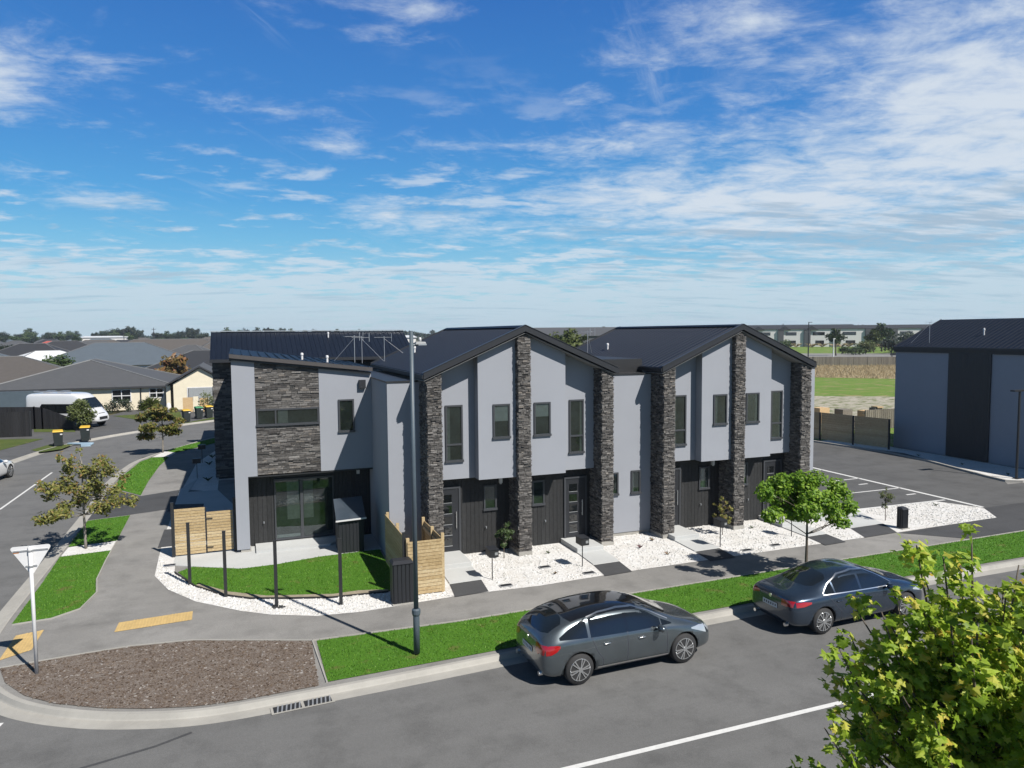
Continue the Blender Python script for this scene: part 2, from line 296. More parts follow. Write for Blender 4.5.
# ------------------------------------------------------------------ mesh helpers
def org(o):
    v = Vector((0, 0, 0))
    while o is not None: v += o.location; o = o.parent
    return v
class MB:
    def __init__(s): s.v = []; s.f = []
    def add(s, vs, fs):
        n = len(s.v); s.v += [tuple(p) for p in vs]; s.f += [tuple(i+n for i in q) for q in fs]; return s
    def box(s, x0, x1, y0, y1, z0, z1):
        return s.add([(x0, y0, z0), (x1, y0, z0), (x1, y1, z0), (x0, y1, z0), (x0, y0, z1), (x1, y0, z1), (x1, y1, z1), (x0, y1, z1)],
                     [(0, 3, 2, 1), (4, 5, 6, 7), (0, 1, 5, 4), (1, 2, 6, 5), (2, 3, 7, 6), (3, 0, 4, 7)])
    def hexa(s, p): return s.add(p, [(0, 3, 2, 1), (4, 5, 6, 7), (0, 1, 5, 4), (1, 2, 6, 5), (2, 3, 7, 6), (3, 0, 4, 7)])
    def prism(s, poly, z0, z1):
        a = sum(poly[i][0]*poly[(i+1) % len(poly)][1]-poly[(i+1) % len(poly)][0]*poly[i][1] for i in range(len(poly)))
        if a < 0: poly = poly[::-1]
        n = len(poly)
        return s.add([(x, y, z0) for x, y in poly]+[(x, y, z1) for x, y in poly],
                     [tuple(range(n-1, -1, -1)), tuple(range(n, 2*n))]+[(i, (i+1) % n, n+(i+1) % n, n+i) for i in range(n)])
    def wall(s, poly, y0, y1):      # polygon in (x, z), extruded along y
        a = sum(poly[i][0]*poly[(i+1) % len(poly)][1]-poly[(i+1) % len(poly)][0]*poly[i][1] for i in range(len(poly)))
        if a < 0: poly = poly[::-1]
        n = len(poly)
        return s.add([(x, y0, z) for x, z in poly]+[(x, y1, z) for x, z in poly],
                     [tuple(range(n)), tuple(range(2*n-1, n-1, -1))]+[(i, n+i, n+(i+1) % n, (i+1) % n) for i in range(n)])
    def tube(s, pts, rad, n=8, cap=True):
        pts = [Vector(p) for p in pts]
        if isinstance(rad, (int, float)): rad = [rad]*len(pts)
        rings = []; prev = None
        for i, p in enumerate(pts):
            d = (pts[min(i+1, len(pts)-1)]-pts[max(i-1, 0)]).normalized()
            if prev is None: a = d.orthogonal().normalized()
            else: a = (prev-d*prev.dot(d)).normalized()
            prev = a; b = d.cross(a)
            rings.append([p+(a*math.cos(2*math.pi*k/n)+b*math.sin(2*math.pi*k/n))*rad[i] for k in range(n)])
        vs = [q for r_ in rings for q in r_]; fs = []
        for i in range(len(pts)-1):
            for k in range(n): fs.append((i*n+k, i*n+(k+1) % n, (i+1)*n+(k+1) % n, (i+1)*n+k))
        if cap: fs.append(tuple(range(n-1, -1, -1))); fs.append(tuple(range((len(pts)-1)*n, len(pts)*n)))
        return s.add(vs, fs)
    def build(s, name, m, parent=None, smooth=False, local=False, bevel=0.0):
        o_ = org(parent) if (parent is not None and not local) else Vector((0, 0, 0))
        me = bpy.data.meshes.new(name)
        me.from_pydata([(x-o_.x, y-o_.y, z-o_.z) for x, y, z in s.v], [], s.f); me.update()
        if smooth: me.polygons.foreach_set('use_smooth', [True]*len(me.polygons))
        o = bpy.data.objects.new(name, me); COL.objects.link(o)
        ms = m if isinstance(m, (list, tuple)) else [m]
        for k in ms: me.materials.append(k)
        if parent is not None: o.parent = parent
        if bevel:
            md = o.modifiers.new('bevel', 'BEVEL'); md.width = bevel; md.segments = 2; md.limit_method = 'ANGLE'
        return o
def thing(name, label, cat, loc=(0, 0, 0), rz=0, group=None):
    o = bpy.data.objects.new(name, None); COL.objects.link(o); o.location = loc; o.rotation_euler = (0, 0, rz)
    o['label'] = label; o['category'] = cat
    if group: o['group'] = group
    return o
def tag(o, label, cat, group=None, kind=None):
    o['label'] = label; o['category'] = cat
    if group: o['group'] = group
    if kind: o['kind'] = kind
    return o
def struct(o, label=None, cat=None):
    o['kind'] = 'structure'
    if label: o['label'] = label
    if cat: o['category'] = cat
    return o
def kids(o, _c={}): return [c for c in COL.objects if c.parent == o]
def dup_tree(o, loc, rz=None, label=None, scale=None, parts=True):
    r = o.copy(); COL.objects.link(r); r.location = loc
    if rz is not None: r.rotation_euler = (0, 0, rz)
    if scale: r.scale = scale if isinstance(scale, tuple) else (scale,)*3
    if label: r['label'] = label
    def rec(src, dst):
        for ch in kids(src):
            c = ch.copy(); COL.objects.link(c); c.parent = dst; rec(ch, c)
    if parts: rec(o, r)
    return r
def sheet(name, poly, z, m, label=None, cat=None, kind='structure', thick=0.0):
    mb = MB()
    if thick: mb.prism(poly, z-thick, z)
    else:
        a = sum(poly[i][0]*poly[(i+1) % len(poly)][1]-poly[(i+1) % len(poly)][0]*poly[i][1] for i in range(len(poly)))
        if a < 0: poly = poly[::-1]
        mb.add([(x, y, z) for x, y in poly], [tuple(range(len(poly)))])
    o = mb.build(name, m); o['kind'] = kind
    if label: o['label'] = label
    if cat: o['category'] = cat
    me = o.data
    if len(poly) > 4:
        bm = bmesh.new(); bm.from_mesh(me); bmesh.ops.triangulate(bm, faces=[f for f in bm.faces if len(f.verts) > 4]); bm.to_mesh(me); bm.free()
    return o
def inpoly(x, y, poly):
    c = False; n = len(poly)
    for i in range(n):
        x1, y1 = poly[i]; x2, y2 = poly[(i+1) % n]
        if (y1 > y) != (y2 > y) and x < (x2-x1)*(y-y1)/(y2-y1)+x1: c = not c
    return c
def catmull(P, k=6):
    out = []
    for i in range(len(P)-1):
        p0 = P[max(i-1, 0)]; p1 = P[i]; p2 = P[i+1]; p3 = P[min(i+2, len(P)-1)]
        for j in range(k):
            t = j/k
            out.append(tuple(.5*((2*b)+(-a+c)*t+(2*a-5*b+4*c-d)*t*t+(-a+3*b-3*c+d)*t**3) for a, b, c, d in zip(p0, p1, p2, p3)))
    out.append(tuple(P[-1])); return out
def offset(P, d):
    out = []
    for i, p in enumerate(P):
        a = Vector(P[max(i-1, 0)]); b = Vector(P[min(i+1, len(P)-1)]); t = (b-a).normalized(); n = Vector((-t.y, t.x))
        out.append((p[0]+n.x*d, p[1]+n.y*d))
    return out

# ------------------------------------------------------------------ ground, roads and paths
G0 = -0.03
M['farland'] = grass_mat('far_land', (.075, .082, .040), (.105, .105, .055), (.16, .135, .08), .6)
sheet('ground', [(-6000, -400), (6000, -400), (6000, 9000), (-6000, 9000)], G0, M['farland'])
road_poly = [(-300, 6.2), (300, 6.2), (300, 15.9), (1.4, 15.6), (-5.6, 21), (-5.6, 40), (-5.6, 50), (-1.4, 58), (5, 64), (14, 70), (32, 79), (70, 96), (70, 106), (30, 91), (8, 79), (-2.2, 70.5), (-5, 67.2), (-7.6, 64.2), (-10.4, 60), (-12.2, 55), (-13.4, 48), (-13.6, 40), (-13.7, 24), (-14.4, 19), (-17, 16), (-300, 15.9)]
sheet('road', road_poly, 0.0, M['road'])
kb = catmull([(200, 17.0), (120, 16.1), (60, 15.9), (24, 15.93), (16, 15.95), (11.5, 15.88), (6.5, 15.66), (3.5, 15.5), (1.42, 15.42), (-.2, 15.38), (-1.1, 15.47), (-1.95, 15.72), (-2.8, 16.08), (-3.7, 16.65), (-4.4, 17.3), (-5.0, 18.2), (-5.4, 19.3), (-5.66, 20.6), (-5.76, 22.2), (-5.78, 25.5), (-5.78, 30), (-5.82, 36), (-5.95, 40.1), (-5.9, 43.3), (-5.58, 47.5), (-5.0, 49.9), (-3.4, 53.6), (-1.5, 57.2), (1.5, 60.3), (6.5, 64), (15, 68.4), (32, 76.5), (70, 93)], 6)
def kerb(name, back, sgn, m):
    # block kerb with a rounded top and a shallow channel
    mb = MB(); prof = [(0, -.05), (0, .105), (.03, .118), (.12, .115), (.165, .03), (.185, .008), (.48, .006), (.48, -.05)]
    rows = [offset(back, sgn*d) for d, _ in prof]; n = len(back); vs = []; fs = []
    for (d, z), r_ in zip(prof, rows): vs += [(x, y, z) for x, y in r_]
    for j in range(len(prof)-1):
        for i in range(n-1):
            q = (j*n+i, j*n+i+1, (j+1)*n+i+1, (j+1)*n+i); fs.append(q if sgn > 0 else q[::-1])
    mb.add(vs, fs); o = mb.build(name, m); struct(o); return o
kerb('kerb', kb, 1, M['concrete'])
# footpath sheet behind the kerb, up to the gravel, lawns and buildings
foot_poly = [p for p in kb if not (p[1] > 60 and p[0] > 16)] + [(36.3, 68), (36.3, 24), (200, 24)]
sheet('footpath', foot_poly, 0.098, M['footpath'])
sheet('driveway', [(-5.82, 33.35), (-4.28, 33.7), (-2.7, 34.2), (-2.65, 38.3), (-4.32, 37.5), (-5.95, 40.0)], 0.103, M['fresh'])
# far side of the side street
kf = catmull([(-14.2, 20), (-13.75, 25), (-13.6, 34), (-13.55, 42), (-13.2, 47), (-12.45, 51), (-11.6, 55), (-10.4, 58.3), (-8.9, 60.9), (-7.1, 63.2), (-4.6, 66.1), (-1.85, 68.5), (3, 72), (8, 75.5), (30, 88), (70, 104)], 5)
kerb('kerb', offset(kf, .5), -1, M['concrete'])
sheet('driveway', [(-30, 20), (-14.9, 20)] + offset(kf, .5)[4:] + [(70, 125), (0, 96), (-8, 90), (-12, 74), (-18, 74), (-30, 66)], 0.098, M['carpark'])
lawn_polys = []
def lawn(poly, m='lawn', z=.112, blades=True, lab=None, name='lawn'):
    o = sheet(name, poly, z, M[m]); o['kind'] = 'stuff'; tag(o, lab or 'green grass', 'grass'); o['kind'] = 'stuff'
    if blades: lawn_polys.append((poly, z))
lawn([(1.62, 15.62), (5, 15.74), (11.2, 16.0), (16, 16.08), (24, 16.06), (60, 16.05), (60, 18.2), (26.75, 18.15), (17.9, 18.0), (10.4, 17.83), (5.15, 17.72), (1.62, 17.88)], lab='green grass verge between the main road kerb and the asphalt footpath')
lawn([(-5.74, 28.05), (-4.25, 28.25), (-4.2, 25), (-4.0, 23.7), (-4.2, 22.45), (-4.75, 21.95), (-5.62, 21.85), (-5.66, 25.5)], lab='nearest green grass strip beside the side street kerb')
lawn([(-5.72, 29.3), (-5.75, 33.2), (-4.28, 33.56), (-4.23, 29.57)], lab='small green grass patch under the yellowing street tree')
lawn([(-5.85, 40.1), (-5.78, 43.3), (-5.45, 47.7), (-4.95, 49.2), (-3.99, 49.0), (-4.25, 45.66), (-4.35, 41.11), (-4.32, 37.63)], lab='curving green grass strip beyond the dark driveway')
lawn([(-4.5, 51.7), (-3.2, 54.0), (-1.35, 57.2), (1.5, 60), (2.6, 59.6), (-.4, 56), (-2.05, 53.2), (-3.7, 50.6)], lab='far green grass strip past the bronze-leaved street tree')
lawn([(-1.9, 24.8), (-1.32, 23.25), (-.56, 22.2), (.16, 21.55), (1.11, 21.15), (2.3, 20.75), (3.9, 20.6), (4.3, 20.6), (4.42, 24.85), (2.41, 24.77), (1.04, 24.46), (-.06, 24.42), (-1.5, 25.2)], lab='green lawn in the front garden of the end townhouse')
lawn([(-12.7, 55.7), (-12.1, 58.2), (-10.6, 57.3), (-10.9, 55.3), (-11.9, 54.4)], 'oldlawn', blades=False, lab='small worn grass island under the two yellow-lid bins')
lawn([(-30, 67), (-13.2, 61.5), (-14.6, 56.3), (-15.6, 50), (-30, 50)], 'oldlawn', blades=False, lab='worn lawn in front of the black fence at the left')
lawn([(-15.4, 68.6), (-12.2, 67), (-11.8, 64.9), (-14.8, 66.1)], 'oldlawn', blades=False, lab='strip of worn grass below the sloping black fence')
lawn([(-10.8, 76.5), (-5.2, 77.9), (-4.56, 71.2), (-7.95, 71.4)], 'oldlawn', blades=False, lab='worn front lawn of the cream house')
lawn([(-4.75, 66.7), (-1.9, 71.4), (0.5, 73), (0.5, 71.6), (-2.2, 69.2)], 'oldlawn', blades=False, lab='worn grass verge under the green-lid bin')
# lower planting: gravel, mulch
def stuff(name, poly, z, m, lab, cat): 
    o = sheet(name, poly, z, M[m]); tag(o, lab, cat, kind='stuff'); return o
stuff('gravel_bed', [(5.6, 19.55), (8.1, 19.42), (11.6, 19.6), (16.2, 19.65), (20.8, 19.7), (22.38, 19.75), (27.74, 19.9), (28.75, 21.2), (28.0, 22.78), (23.75, 22.95), (20.6, 23.0), (20.6, 23.6), (4.5, 23.6), (4.5, 20.0)], .110, 'gravel', 'white stone gravel along the front of the terrace', 'gravel')
stuff('gravel_bed', [(-2.65, 33.4), (-2.68, 29.1), (-2.55, 24.7), (-2.06, 23.2), (-1.26, 21.85), (-.08, 20.62), (.66, 20.05), (1.77, 19.5), (2.94, 19.35), (3.75, 19.4), (5.6, 19.53), (4.5, 20.0), (4.4, 20.62), (2.3, 20.7), (1.11, 21.1), (.16, 21.5), (-.56, 22.1), (-1.32, 23.2), (-2.0, 24.8), (-2.1, 27), (-2.1, 33.4)], .106, 'gravel', 'curved white gravel border outside the corner lawn', 'gravel')
stuff('gravel_bed', [(-5.72, 28.08), (-5.7, 29.25), (-4.24, 29.5), (-4.25, 28.28)], .108, 'gravel', 'white gravel square at the foot of the yellowing street tree', 'gravel')
stuff('gravel_bed', [(-4.95, 49.3), (-4.4, 51.6), (-3.7, 50.6), (-3.99, 49.1)], .108, 'gravel', 'white gravel square at the foot of the bronze-leaved tree', 'gravel')
stuff('gravel_bed', [(-2.6, 38.4), (-2.3, 46), (-1.1, 52), (2, 56), (2.0, 40), (-1.0, 40), (-1.0, 37)], .106, 'gravel', 'shaded white gravel garden along the side street', 'gravel')
mulch_poly = [(-4.85, 18.15), (-4.3, 17.32), (-3.65, 16.72), (-2.75, 16.17), (-1.9, 15.8), (-1.05, 15.55), (-.2, 15.46), (1.42, 15.52), (1.5, 17.9), (.29, 18.4), (-1.18, 19.0), (-2.6, 19.18), (-3.9, 19.1), (-5.15, 18.97)]
stuff('bark_mulch', mulch_poly, .112, 'mulch', 'brown bark mulch bed on the street corner', 'mulch')
def edging(pts, name='path'):
    mb = MB(); p = offset(pts, .017); q = offset(pts, -.017)
    for i in range(len(pts)-1): mb.prism([p[i], p[i+1], q[i+1], q[i]], .09, .128)
    struct(mb.build('edging', M['concrete']))
edging([(-5.15, 18.99), (-3.9, 19.13), (-2.6, 19.21), (-1.18, 19.03), (.29, 18.43), (1.52, 17.93), (1.6, 15.6)])
edging([(1.52, 17.93), (5.15, 17.76), (10.4, 17.87), (17.9, 18.04), (26.75, 18.19), (60, 18.25)])
edging([(-4.23, 29.5), (-4.22, 27), (-4.17, 25), (-3.97, 23.7), (-4.17, 22.42), (-4.75, 21.9), (-5.6, 21.8)])
ln = [(-2.0, 24.78), (-1.34, 23.18), (-.57, 22.08), (.16, 21.48), (1.11, 21.10), (2.3, 20.69), (3.9, 20.56), (4.35, 20.57)]
mb = MB(); p = offset(ln, .02); q = offset(ln, -.02)
for i in range(len(ln)-1): mb.prism([p[i], p[i+1], q[i+1], q[i]], .09, .15)
struct(mb.build('lawn_edging', mat('black_edging', (.02, .02, .02), .7)))
soil = [(-1.32, 23.2), (-.56, 22.12), (.16, 21.5), (1.11, 21.12), (2.3, 20.72), (3.9, 20.6), (3.9, 20.72), (3.1, 20.95), (2.4, 20.92), (1.8, 21.12), (1.15, 21.32), (.6, 21.5), (.2, 21.8), (-.4, 22.25), (-1.2, 23.3)]
tag(sheet('bare_soil', soil, .140, mat('sandy_soil', (.34, .29, .21), .9, var=.25, sc=6, bsc=50, bstr=.4)), 'bare sandy soil along the front edge of the corner lawn', 'soil', kind='stuff')
# patio, paths and steps
sheet('path', [(-2.1, 33), (-2.1, 25.6), (-1.6, 25.3), (-.06, 24.42), (1.04, 24.46), (2.41, 24.77), (4.5, 24.85), (4.5, 27.5), (-.1, 27.5), (-.1, 33)], .118, M['patio'], thick=.06)
sheet('step', [(.45, 25.9), (2.9, 25.9), (3.5, 26.5), (3.5, 27.1), (.45, 27.1)], .20, M['patio'], thick=.15)
sheet('path', [(-2.0, 41.0), (-2.3, 37.5), (-1.0, 37.5), (-.1, 33), (-2.1, 33), (-2.68, 33.4), (-2.7, 37.0), (-2.7, 38.3)], .114, M['patio'], thick=.05)
for i, (x0, x1) in enumerate([(5.72, 6.72), (10.45, 11.4), (14.25, 15.25), (18.95, 19.9)]):
    up_ = MB().box(x0+.05, x1+.08, 21.85, 23.6, .05, .27).build('step', M['patio'], bevel=.01); struct(up_)
    lo_ = MB().prism([(x0-.02, 20.55), (x1-.02, 20.6), (x1+.08, 21.87), (x0+.05, 21.87)], .05, .14).build('path', M['patio']); struct(lo_)
    sheet('path', [(x0-.03, 20.52), (x1-.03, 20.56), (x1-.15, 19.52), (x0-.17, 19.46)], .118, M['fresh'])
sheet('path', [(21.25, 20.8), (22.92, 20.85), (22.38, 19.75), (20.78, 19.68)], .118, M['fresh'])
sheet('path', [(20.98, 23.2), (23.7, 23.0), (22.92, 20.87), (21.25, 20.82)], .118, M['patio'])
sheet('path', [(-2.9, 33.6), (-1.5, 33.4), (-1.5, 34.6), (-2.9, 35.0)], .120, M['fresh'])
sheet('path', [(-2.75, 28.0), (-2.1, 28.0), (-2.1, 30.5), (-2.75, 30.5)], .119, M['fresh'])
def tactile(poly):
    o = sheet('path', poly, .108, M['tactile']); mb = MB()
    xs = [p[0] for p in poly]; ys = [p[1] for p in poly]
    x = min(xs)
    while x < max(xs):
        y = min(ys)
        while y < max(ys):
            if inpoly(x, y, poly): mb.tube([(x, y, .107), (x, y, .114)], [.02, .014], 6)
            y += .075
        x += .075
    d = mb.build('path', M['tactile']); struct(d)
tactile([(-3.06, 20.3), (-3.04, 20.95), (-1.29, 21.09), (-1.28, 20.45)])
tactile([(-5.3, 19.46), (-5.32, 20.98), (-4.75, 21.13), (-4.74, 19.87)])
# car park on the right
sheet('parking_area', [(21, 22.95), (28, 22.8), (28.8, 21.25), (27.8, 19.92), (33.5, 20.0), (200, 20.3), (200, 24), (34.2, 24.05), (35.2, 25), (37.5, 33), (36.6, 38.7), (36.0, 64), (21, 64)], .104, M['carpark'])
sheet('parking_area', [(27.78, 19.9), (28.75, 21.2), (60, 21.6), (60, 18.3), (24, 18.24), (22.4, 19.7)], .107, M['fresh'])
mk = MB()
for a, b, w in [((29.16, 60), (28.85, 21.3), .19), ((26.0, 27.81), (28.9, 27.84), .1), ((25.3, 25.42), (28.9, 25.4), .1), ((26.2, 30.3), (28.9, 30.3), .1), ((26.2, 32.8), (28.9, 32.8), .1), ((23.7, 22.98), (28.6, 22.85), .12)]:
    A = Vector(a); B = Vector(b); t = (B-A).normalized(); n = Vector((-t.y, t.x))*w/2
    mk.add([(A.x-n.x, A.y-n.y, .1085), (B.x-n.x, B.y-n.y, .1085), (B.x+n.x, B.y+n.y, .1085), (A.x+n.x, A.y+n.y, .1085)], [(0, 1, 2, 3)])
for x, y in [(27.2, 29.0), (28.0, 26.7), (28.2, 24.2)]: mk.add([(x-.28, y-.06, .1085), (x+.28, y-.05, .1085), (x+.28, y+.07, .1085), (x-.28, y+.06, .1085)], [(0, 1, 2, 3)])
struct(mk.build('road_marking', M['paint']))
sheet('gravel_strip', [(35.7, 38.2), (37.3, 32.6), (34.95, 25.2), (35.0, 24.2), (38.6, 24.2), (38.6, 38.8)], .109, M['gravel'], kind='stuff')
kb2 = [(200, 24.2), (60, 24.1), (35.2, 24.1), (34.7, 24.5), (34.9, 25.6), (36.1, 30), (36.4, 33), (36.0, 36), (35.7, 38.4), (35.2, 60)]
mb = MB(); p1 = offset(kb2, .07); p2 = offset(kb2, -.07)
for i in range(len(kb2)-1): mb.prism([p1[i], p1[i+1], p2[i+1], p2[i]], .08, .2)
struct(mb.build('kerb', M['concrete']))
# road markings
mk = MB()
mk.add([(3.5, 11.0, .004), (40, 11.22, .004), (40, 11.34, .004), (3.5, 11.12, .004)], [(0, 1, 2, 3)])
mk.add([(-9.87, 37.4, .004), (-9.77, 37.4, .004), (-9.64, 46.6, .004), (-9.74, 46.6, .004)], [(0, 1, 2, 3)])
mk.add([(-4.9, 16.1, .004), (-4.5, 16.2, .004), (-4.45, 16.45, .004), (-5.6, 16.6, .004)], [(0, 1, 2, 3)])
for i in range(8): mk.add([(-6.6-i*.95, 19.1, .004), (-6.0-i*.95, 19.1, .004), (-6.0-i*.95, 19.4, .004), (-6.6-i*.95, 19.4, .004)], [(0, 1, 2, 3)])
struct(mk.build('road_marking', M['paint']))
# tar crack sealed across the road by the corner
mb = MB(); pts = [(-6, 13.2), (-4.3, 13.85), (-2.6, 14.2), (-1.6, 14.45), (-1.0, 14.72)]
a_ = offset(pts, .035); b_ = offset(pts, -.035)
mb.add([(x, y, .003) for x, y in a_]+[(x, y, .003) for x, y in b_], [(i+5, i+6, i+1, i) for i in range(4)])
struct(mb.build('road_marking', M['fresh']))
# drain grate in the channel
t = thing('drain_grate', 'black slotted storm drain grate set in the concrete kerb channel', 'drain', (1.05, 15.0, 0.01), R(4))
MB().box(-.62, .62, -.15, .15, .0, .012).build('frame', M['concrete'], t, local=True)
mb = MB()
for s_ in (-1, 1):
    mb.box(.3*s_-.27, .3*s_+.27, -.12, .12, .011, .016)
mb.build('opening', M['dark'], t, local=True)
mb = MB()
for s_ in (-1, 1):
    for k in range(6):
        x = .3*s_-.22+k*.085; mb.hexa([(x, -.12, .014), (x+.03, -.12, .014), (x+.07, .12, .014), (x+.04, .12, .014), (x, -.12, .03), (x+.03, -.12, .03), (x+.07, .12, .03), (x+.04, .12, .03)])
mb.build('grate_bars', M['galv'], t, local=True)

# grass blades
def blades(name, polys, dens, h, m, seed, label, w=.012, spread=.03):
    rng = random.Random(seed); V = []; F = []
    for poly, z in polys:
        xs = [p[0] for p in poly]; ys = [p[1] for p in poly]; A = (max(xs)-min(xs))*(max(ys)-min(ys))
        d = dens
        cy = (min(ys)+max(ys))/2
        if cy > 36: d = dens*.35
        for _ in range(int(A*d)):
            x = rng.uniform(min(xs), max(xs)); y = rng.uniform(min(ys), max(ys))
            if x > 34 or not inpoly(x, y, poly): continue
            a = rng.uniform(0, 6.283); hh = h*rng.uniform(.5, 1.3); ww = w*rng.uniform(.7, 1.4)*(2 if cy > 36 else 1)
            dx, dy = math.cos(a)*ww, math.sin(a)*ww; lx = rng.gauss(0, spread*.5); ly = rng.gauss(0, spread*.5)
            n = len(V); V += [(x-dx, y-dy, z-.004), (x+dx, y+dy, z-.004), (x+lx, y+ly, z+hh)]; F.append((n, n+1, n+2))
    mb = MB(); mb.v = V; mb.f = F; o = mb.build(name, m); tag(o, label, 'grass', kind='stuff'); return o
blades('grass', lawn_polys, 480, .036, M['blade'], 3, 'short blades of mown grass standing on the lawns and verges')

def scatter_bits(name, poly, z, n, size, m, seed, label, cat, flat=.5, long=1.6, xmax=60):
    rng = random.Random(seed); mb = MB(); xs = [p[0] for p in poly]; ys = [p[1] for p in poly]; k = 0
    while k < n:
        x = rng.uniform(min(xs), min(max(xs), xmax)); y = rng.uniform(min(ys), max(ys))
        if not inpoly(x, y, poly): continue
        if cat == 'pebbles' and any(a <= x <= b and 19.3 < y < 23.6 for a, b in ((5.5, 6.86), (10.2, 11.52), (14.0, 15.38), (18.7, 20.0), (20.7, 23.8))): continue
        k += 1; a = rng.uniform(0, 6.283); s_ = size*rng.uniform(.5, 1.3); l_ = s_*rng.uniform(1, long); c, s = math.cos(a), math.sin(a); hz = s_*flat
        tl = rng.uniform(-.3, .3)*s_
        P = [(-l_, -s_), (l_, -s_*.7), (l_*.8, s_), (-l_*.7, s_*.8)]
        vs = [(x+px*c-py*s, y+px*s+py*c, z-.004) for px, py in P]+[(x+(px*c-py*s)*.7, y+(px*s+py*c)*.7, z+hz+tl*(1 if i < 2 else -1)) for i, (px, py) in enumerate(P)]
        mb.hexa(vs)
    o = mb.build(name, m); tag(o, label, cat, kind='stuff'); return o
scatter_bits('bark_chips', mulch_poly, .112, 4600, .015, M['chip'], 5, 'loose wood chips scattered over the corner mulch bed', 'bark chips', .5, 2.6)
scatter_bits('pebbles', [(5.6, 19.55), (22.38, 19.75), (27.74, 19.9), (28.7, 21.2), (28.0, 22.78), (20.6, 23.0), (20.6, 23.5), (4.5, 23.5), (4.5, 20.0)], .110, 5200, .022, M['stonebit'], 6, 'loose white pebbles lying over the terrace gravel', 'pebbles', .9, 1.4)
scatter_bits('pebbles', [(-2.6, 27), (-2.5, 24.7), (-2.06, 23.25), (-1.26, 21.9), (-.08, 20.68), (.66, 20.1), (1.77, 19.55), (2.94, 19.4), (3.75, 19.45), (5.5, 19.56), (4.4, 20.55), (2.3, 20.65), (1.11, 21.05), (.16, 21.45), (-.56, 22.05), (-1.32, 23.15), (-2.0, 24.8)], .106, 1700, .022, M['stonebit'], 7, 'loose white pebbles on the curved corner border', 'pebbles', .9, 1.4)
#PART2
# ------------------------------------------------------------------ building helpers
def ledge_face(mb, rng, p0, du, w, z0, z1, nrm, zcut=None, hmin=.032, hmax=.066, lmin=.06, lmax=.22, proud=.036):
    # courses of flat split stones over a vertical face: p0 start (x, y), du unit along, nrm outward
    z = z0
    while z < z1-.01:
        h = rng.uniform(hmin, hmax); h = min(h, z1-z); u_ = -rng.uniform(0, .015)
        while u_ < w:
            l = rng.uniform(lmin, lmax)
            if w-(u_+l) < lmin*.7: l = w-u_+rng.uniform(0, .015)
            d = proud*rng.random()**1.3+.006; j = rng.uniform(-.010, .010)
            a, b = u_+.004, u_+l-.004; zt = z+h-.006-rng.choice((0, 0, .006, .012))
            if zcut is not None: 
                zt = min(zt, zcut(p0[0]+du[0]*(a+b)/2))
                if zt < z+.01: u_ += l; continue
            def P(u, zz, dd): return (p0[0]+du[0]*u+nrm[0]*dd, p0[1]+du[1]*u+nrm[1]*dd, zz)
            r1, r2, r3, r4 = [rng.uniform(-.008, .008) for _ in range(4)]
            vs = [P(a, z, -.02), P(b, z, -.02), P(b, zt, -.02), P(a, zt, -.02), P(a, z, d+r1), P(b, z+j, d+r2), P(b, zt, d+r3), P(a, zt+j, d+r4)]
            mb.add(vs, [(0, 1, 2, 3), (4, 7, 6, 5), (0, 4, 5, 1), (1, 5, 6, 2), (2, 6, 7, 3), (3, 7, 4, 0)])
            u_ += l
        z += h
def stone_pillar(parent, x0, x1, y0, y1, z0, topz, seed, faces='fwe'):
    rng = random.Random(seed); mb = MB(); zt = (lambda x: topz(x)) if callable(topz) else (lambda x: topz); zm = max(zt(x0), zt(x1), zt((x0+x1)/2))
    mb.wall([(x0+.02, z0), (x1-.02, z0), (x1-.02, zt(x1)-.02), ((x0+x1)/2, zt((x0+x1)/2)-.02), (x0+.02, zt(x0)-.02)], y0+.02, y1-.01)
    if 'f' in faces: ledge_face(mb, rng, (x0, y0), (1, 0), x1-x0, z0, zm, (0, -1), zt)
    if 'w' in faces: ledge_face(mb, rng, (x0, y1), (0, -1), y1-y0, z0, zt(x0), (-1, 0), lambda x: zt(x0))
    if 'e' in faces: ledge_face(mb, rng, (x1, y0), (0, 1), y1-y0, z0, zt(x1), (1, 0), lambda x: zt(x1))
    o = mb.build('stone_pillar', M['stone'], parent)
    MB().box(x0-.03, x1+.03, y0-.03, y1, .05, z0+.01).build('footing', M['concrete'], o)
    return o
def window(parent, x0, x1, z0, z1, y, transoms=(), mullions=(), blind=None, curtain=None, fr=.055, fm='frame', name='window', recess=False):
    f = MB(); p = .045
    f.box(x0, x1, y-p, y+.01, z1-fr, z1); f.box(x0-.02, x1+.02, y-p-.02, y+.01, z0-.03, z0+fr-.012)
    f.box(x0, x0+fr, y-p, y+.01, z0+fr-.01, z1-fr); f.box(x1-fr, x1, y-p, y+.01, z0+fr-.01, z1-fr)
    for t_ in transoms: f.box(x0+fr, x1-fr, y-p+.004, y+.01, t_-.03, t_+.03)
    for t_ in mullions: f.box(t_-.025, t_+.025, y-p+.006, y+.01, z0+fr-.01, z1-fr)
    o = f.build(name, M[fm], parent)
    MB().box(x0+fr, x1-fr, y-.014, y-.010, z0+fr-.01, z1-fr).build('pane', M['glass'], o)
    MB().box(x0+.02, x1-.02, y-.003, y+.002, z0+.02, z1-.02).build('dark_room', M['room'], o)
    if blind: MB().box(x0+fr+.01, x1-fr-.01, y-.008, y-.005, blind, z1-fr).build('blind', M['blind'], o)
    if curtain:
        for a, b in curtain: MB().box(a, b, y-.008, y-.005, z0+fr, z1-fr).build('curtain', M['curtain'], o)
    return o
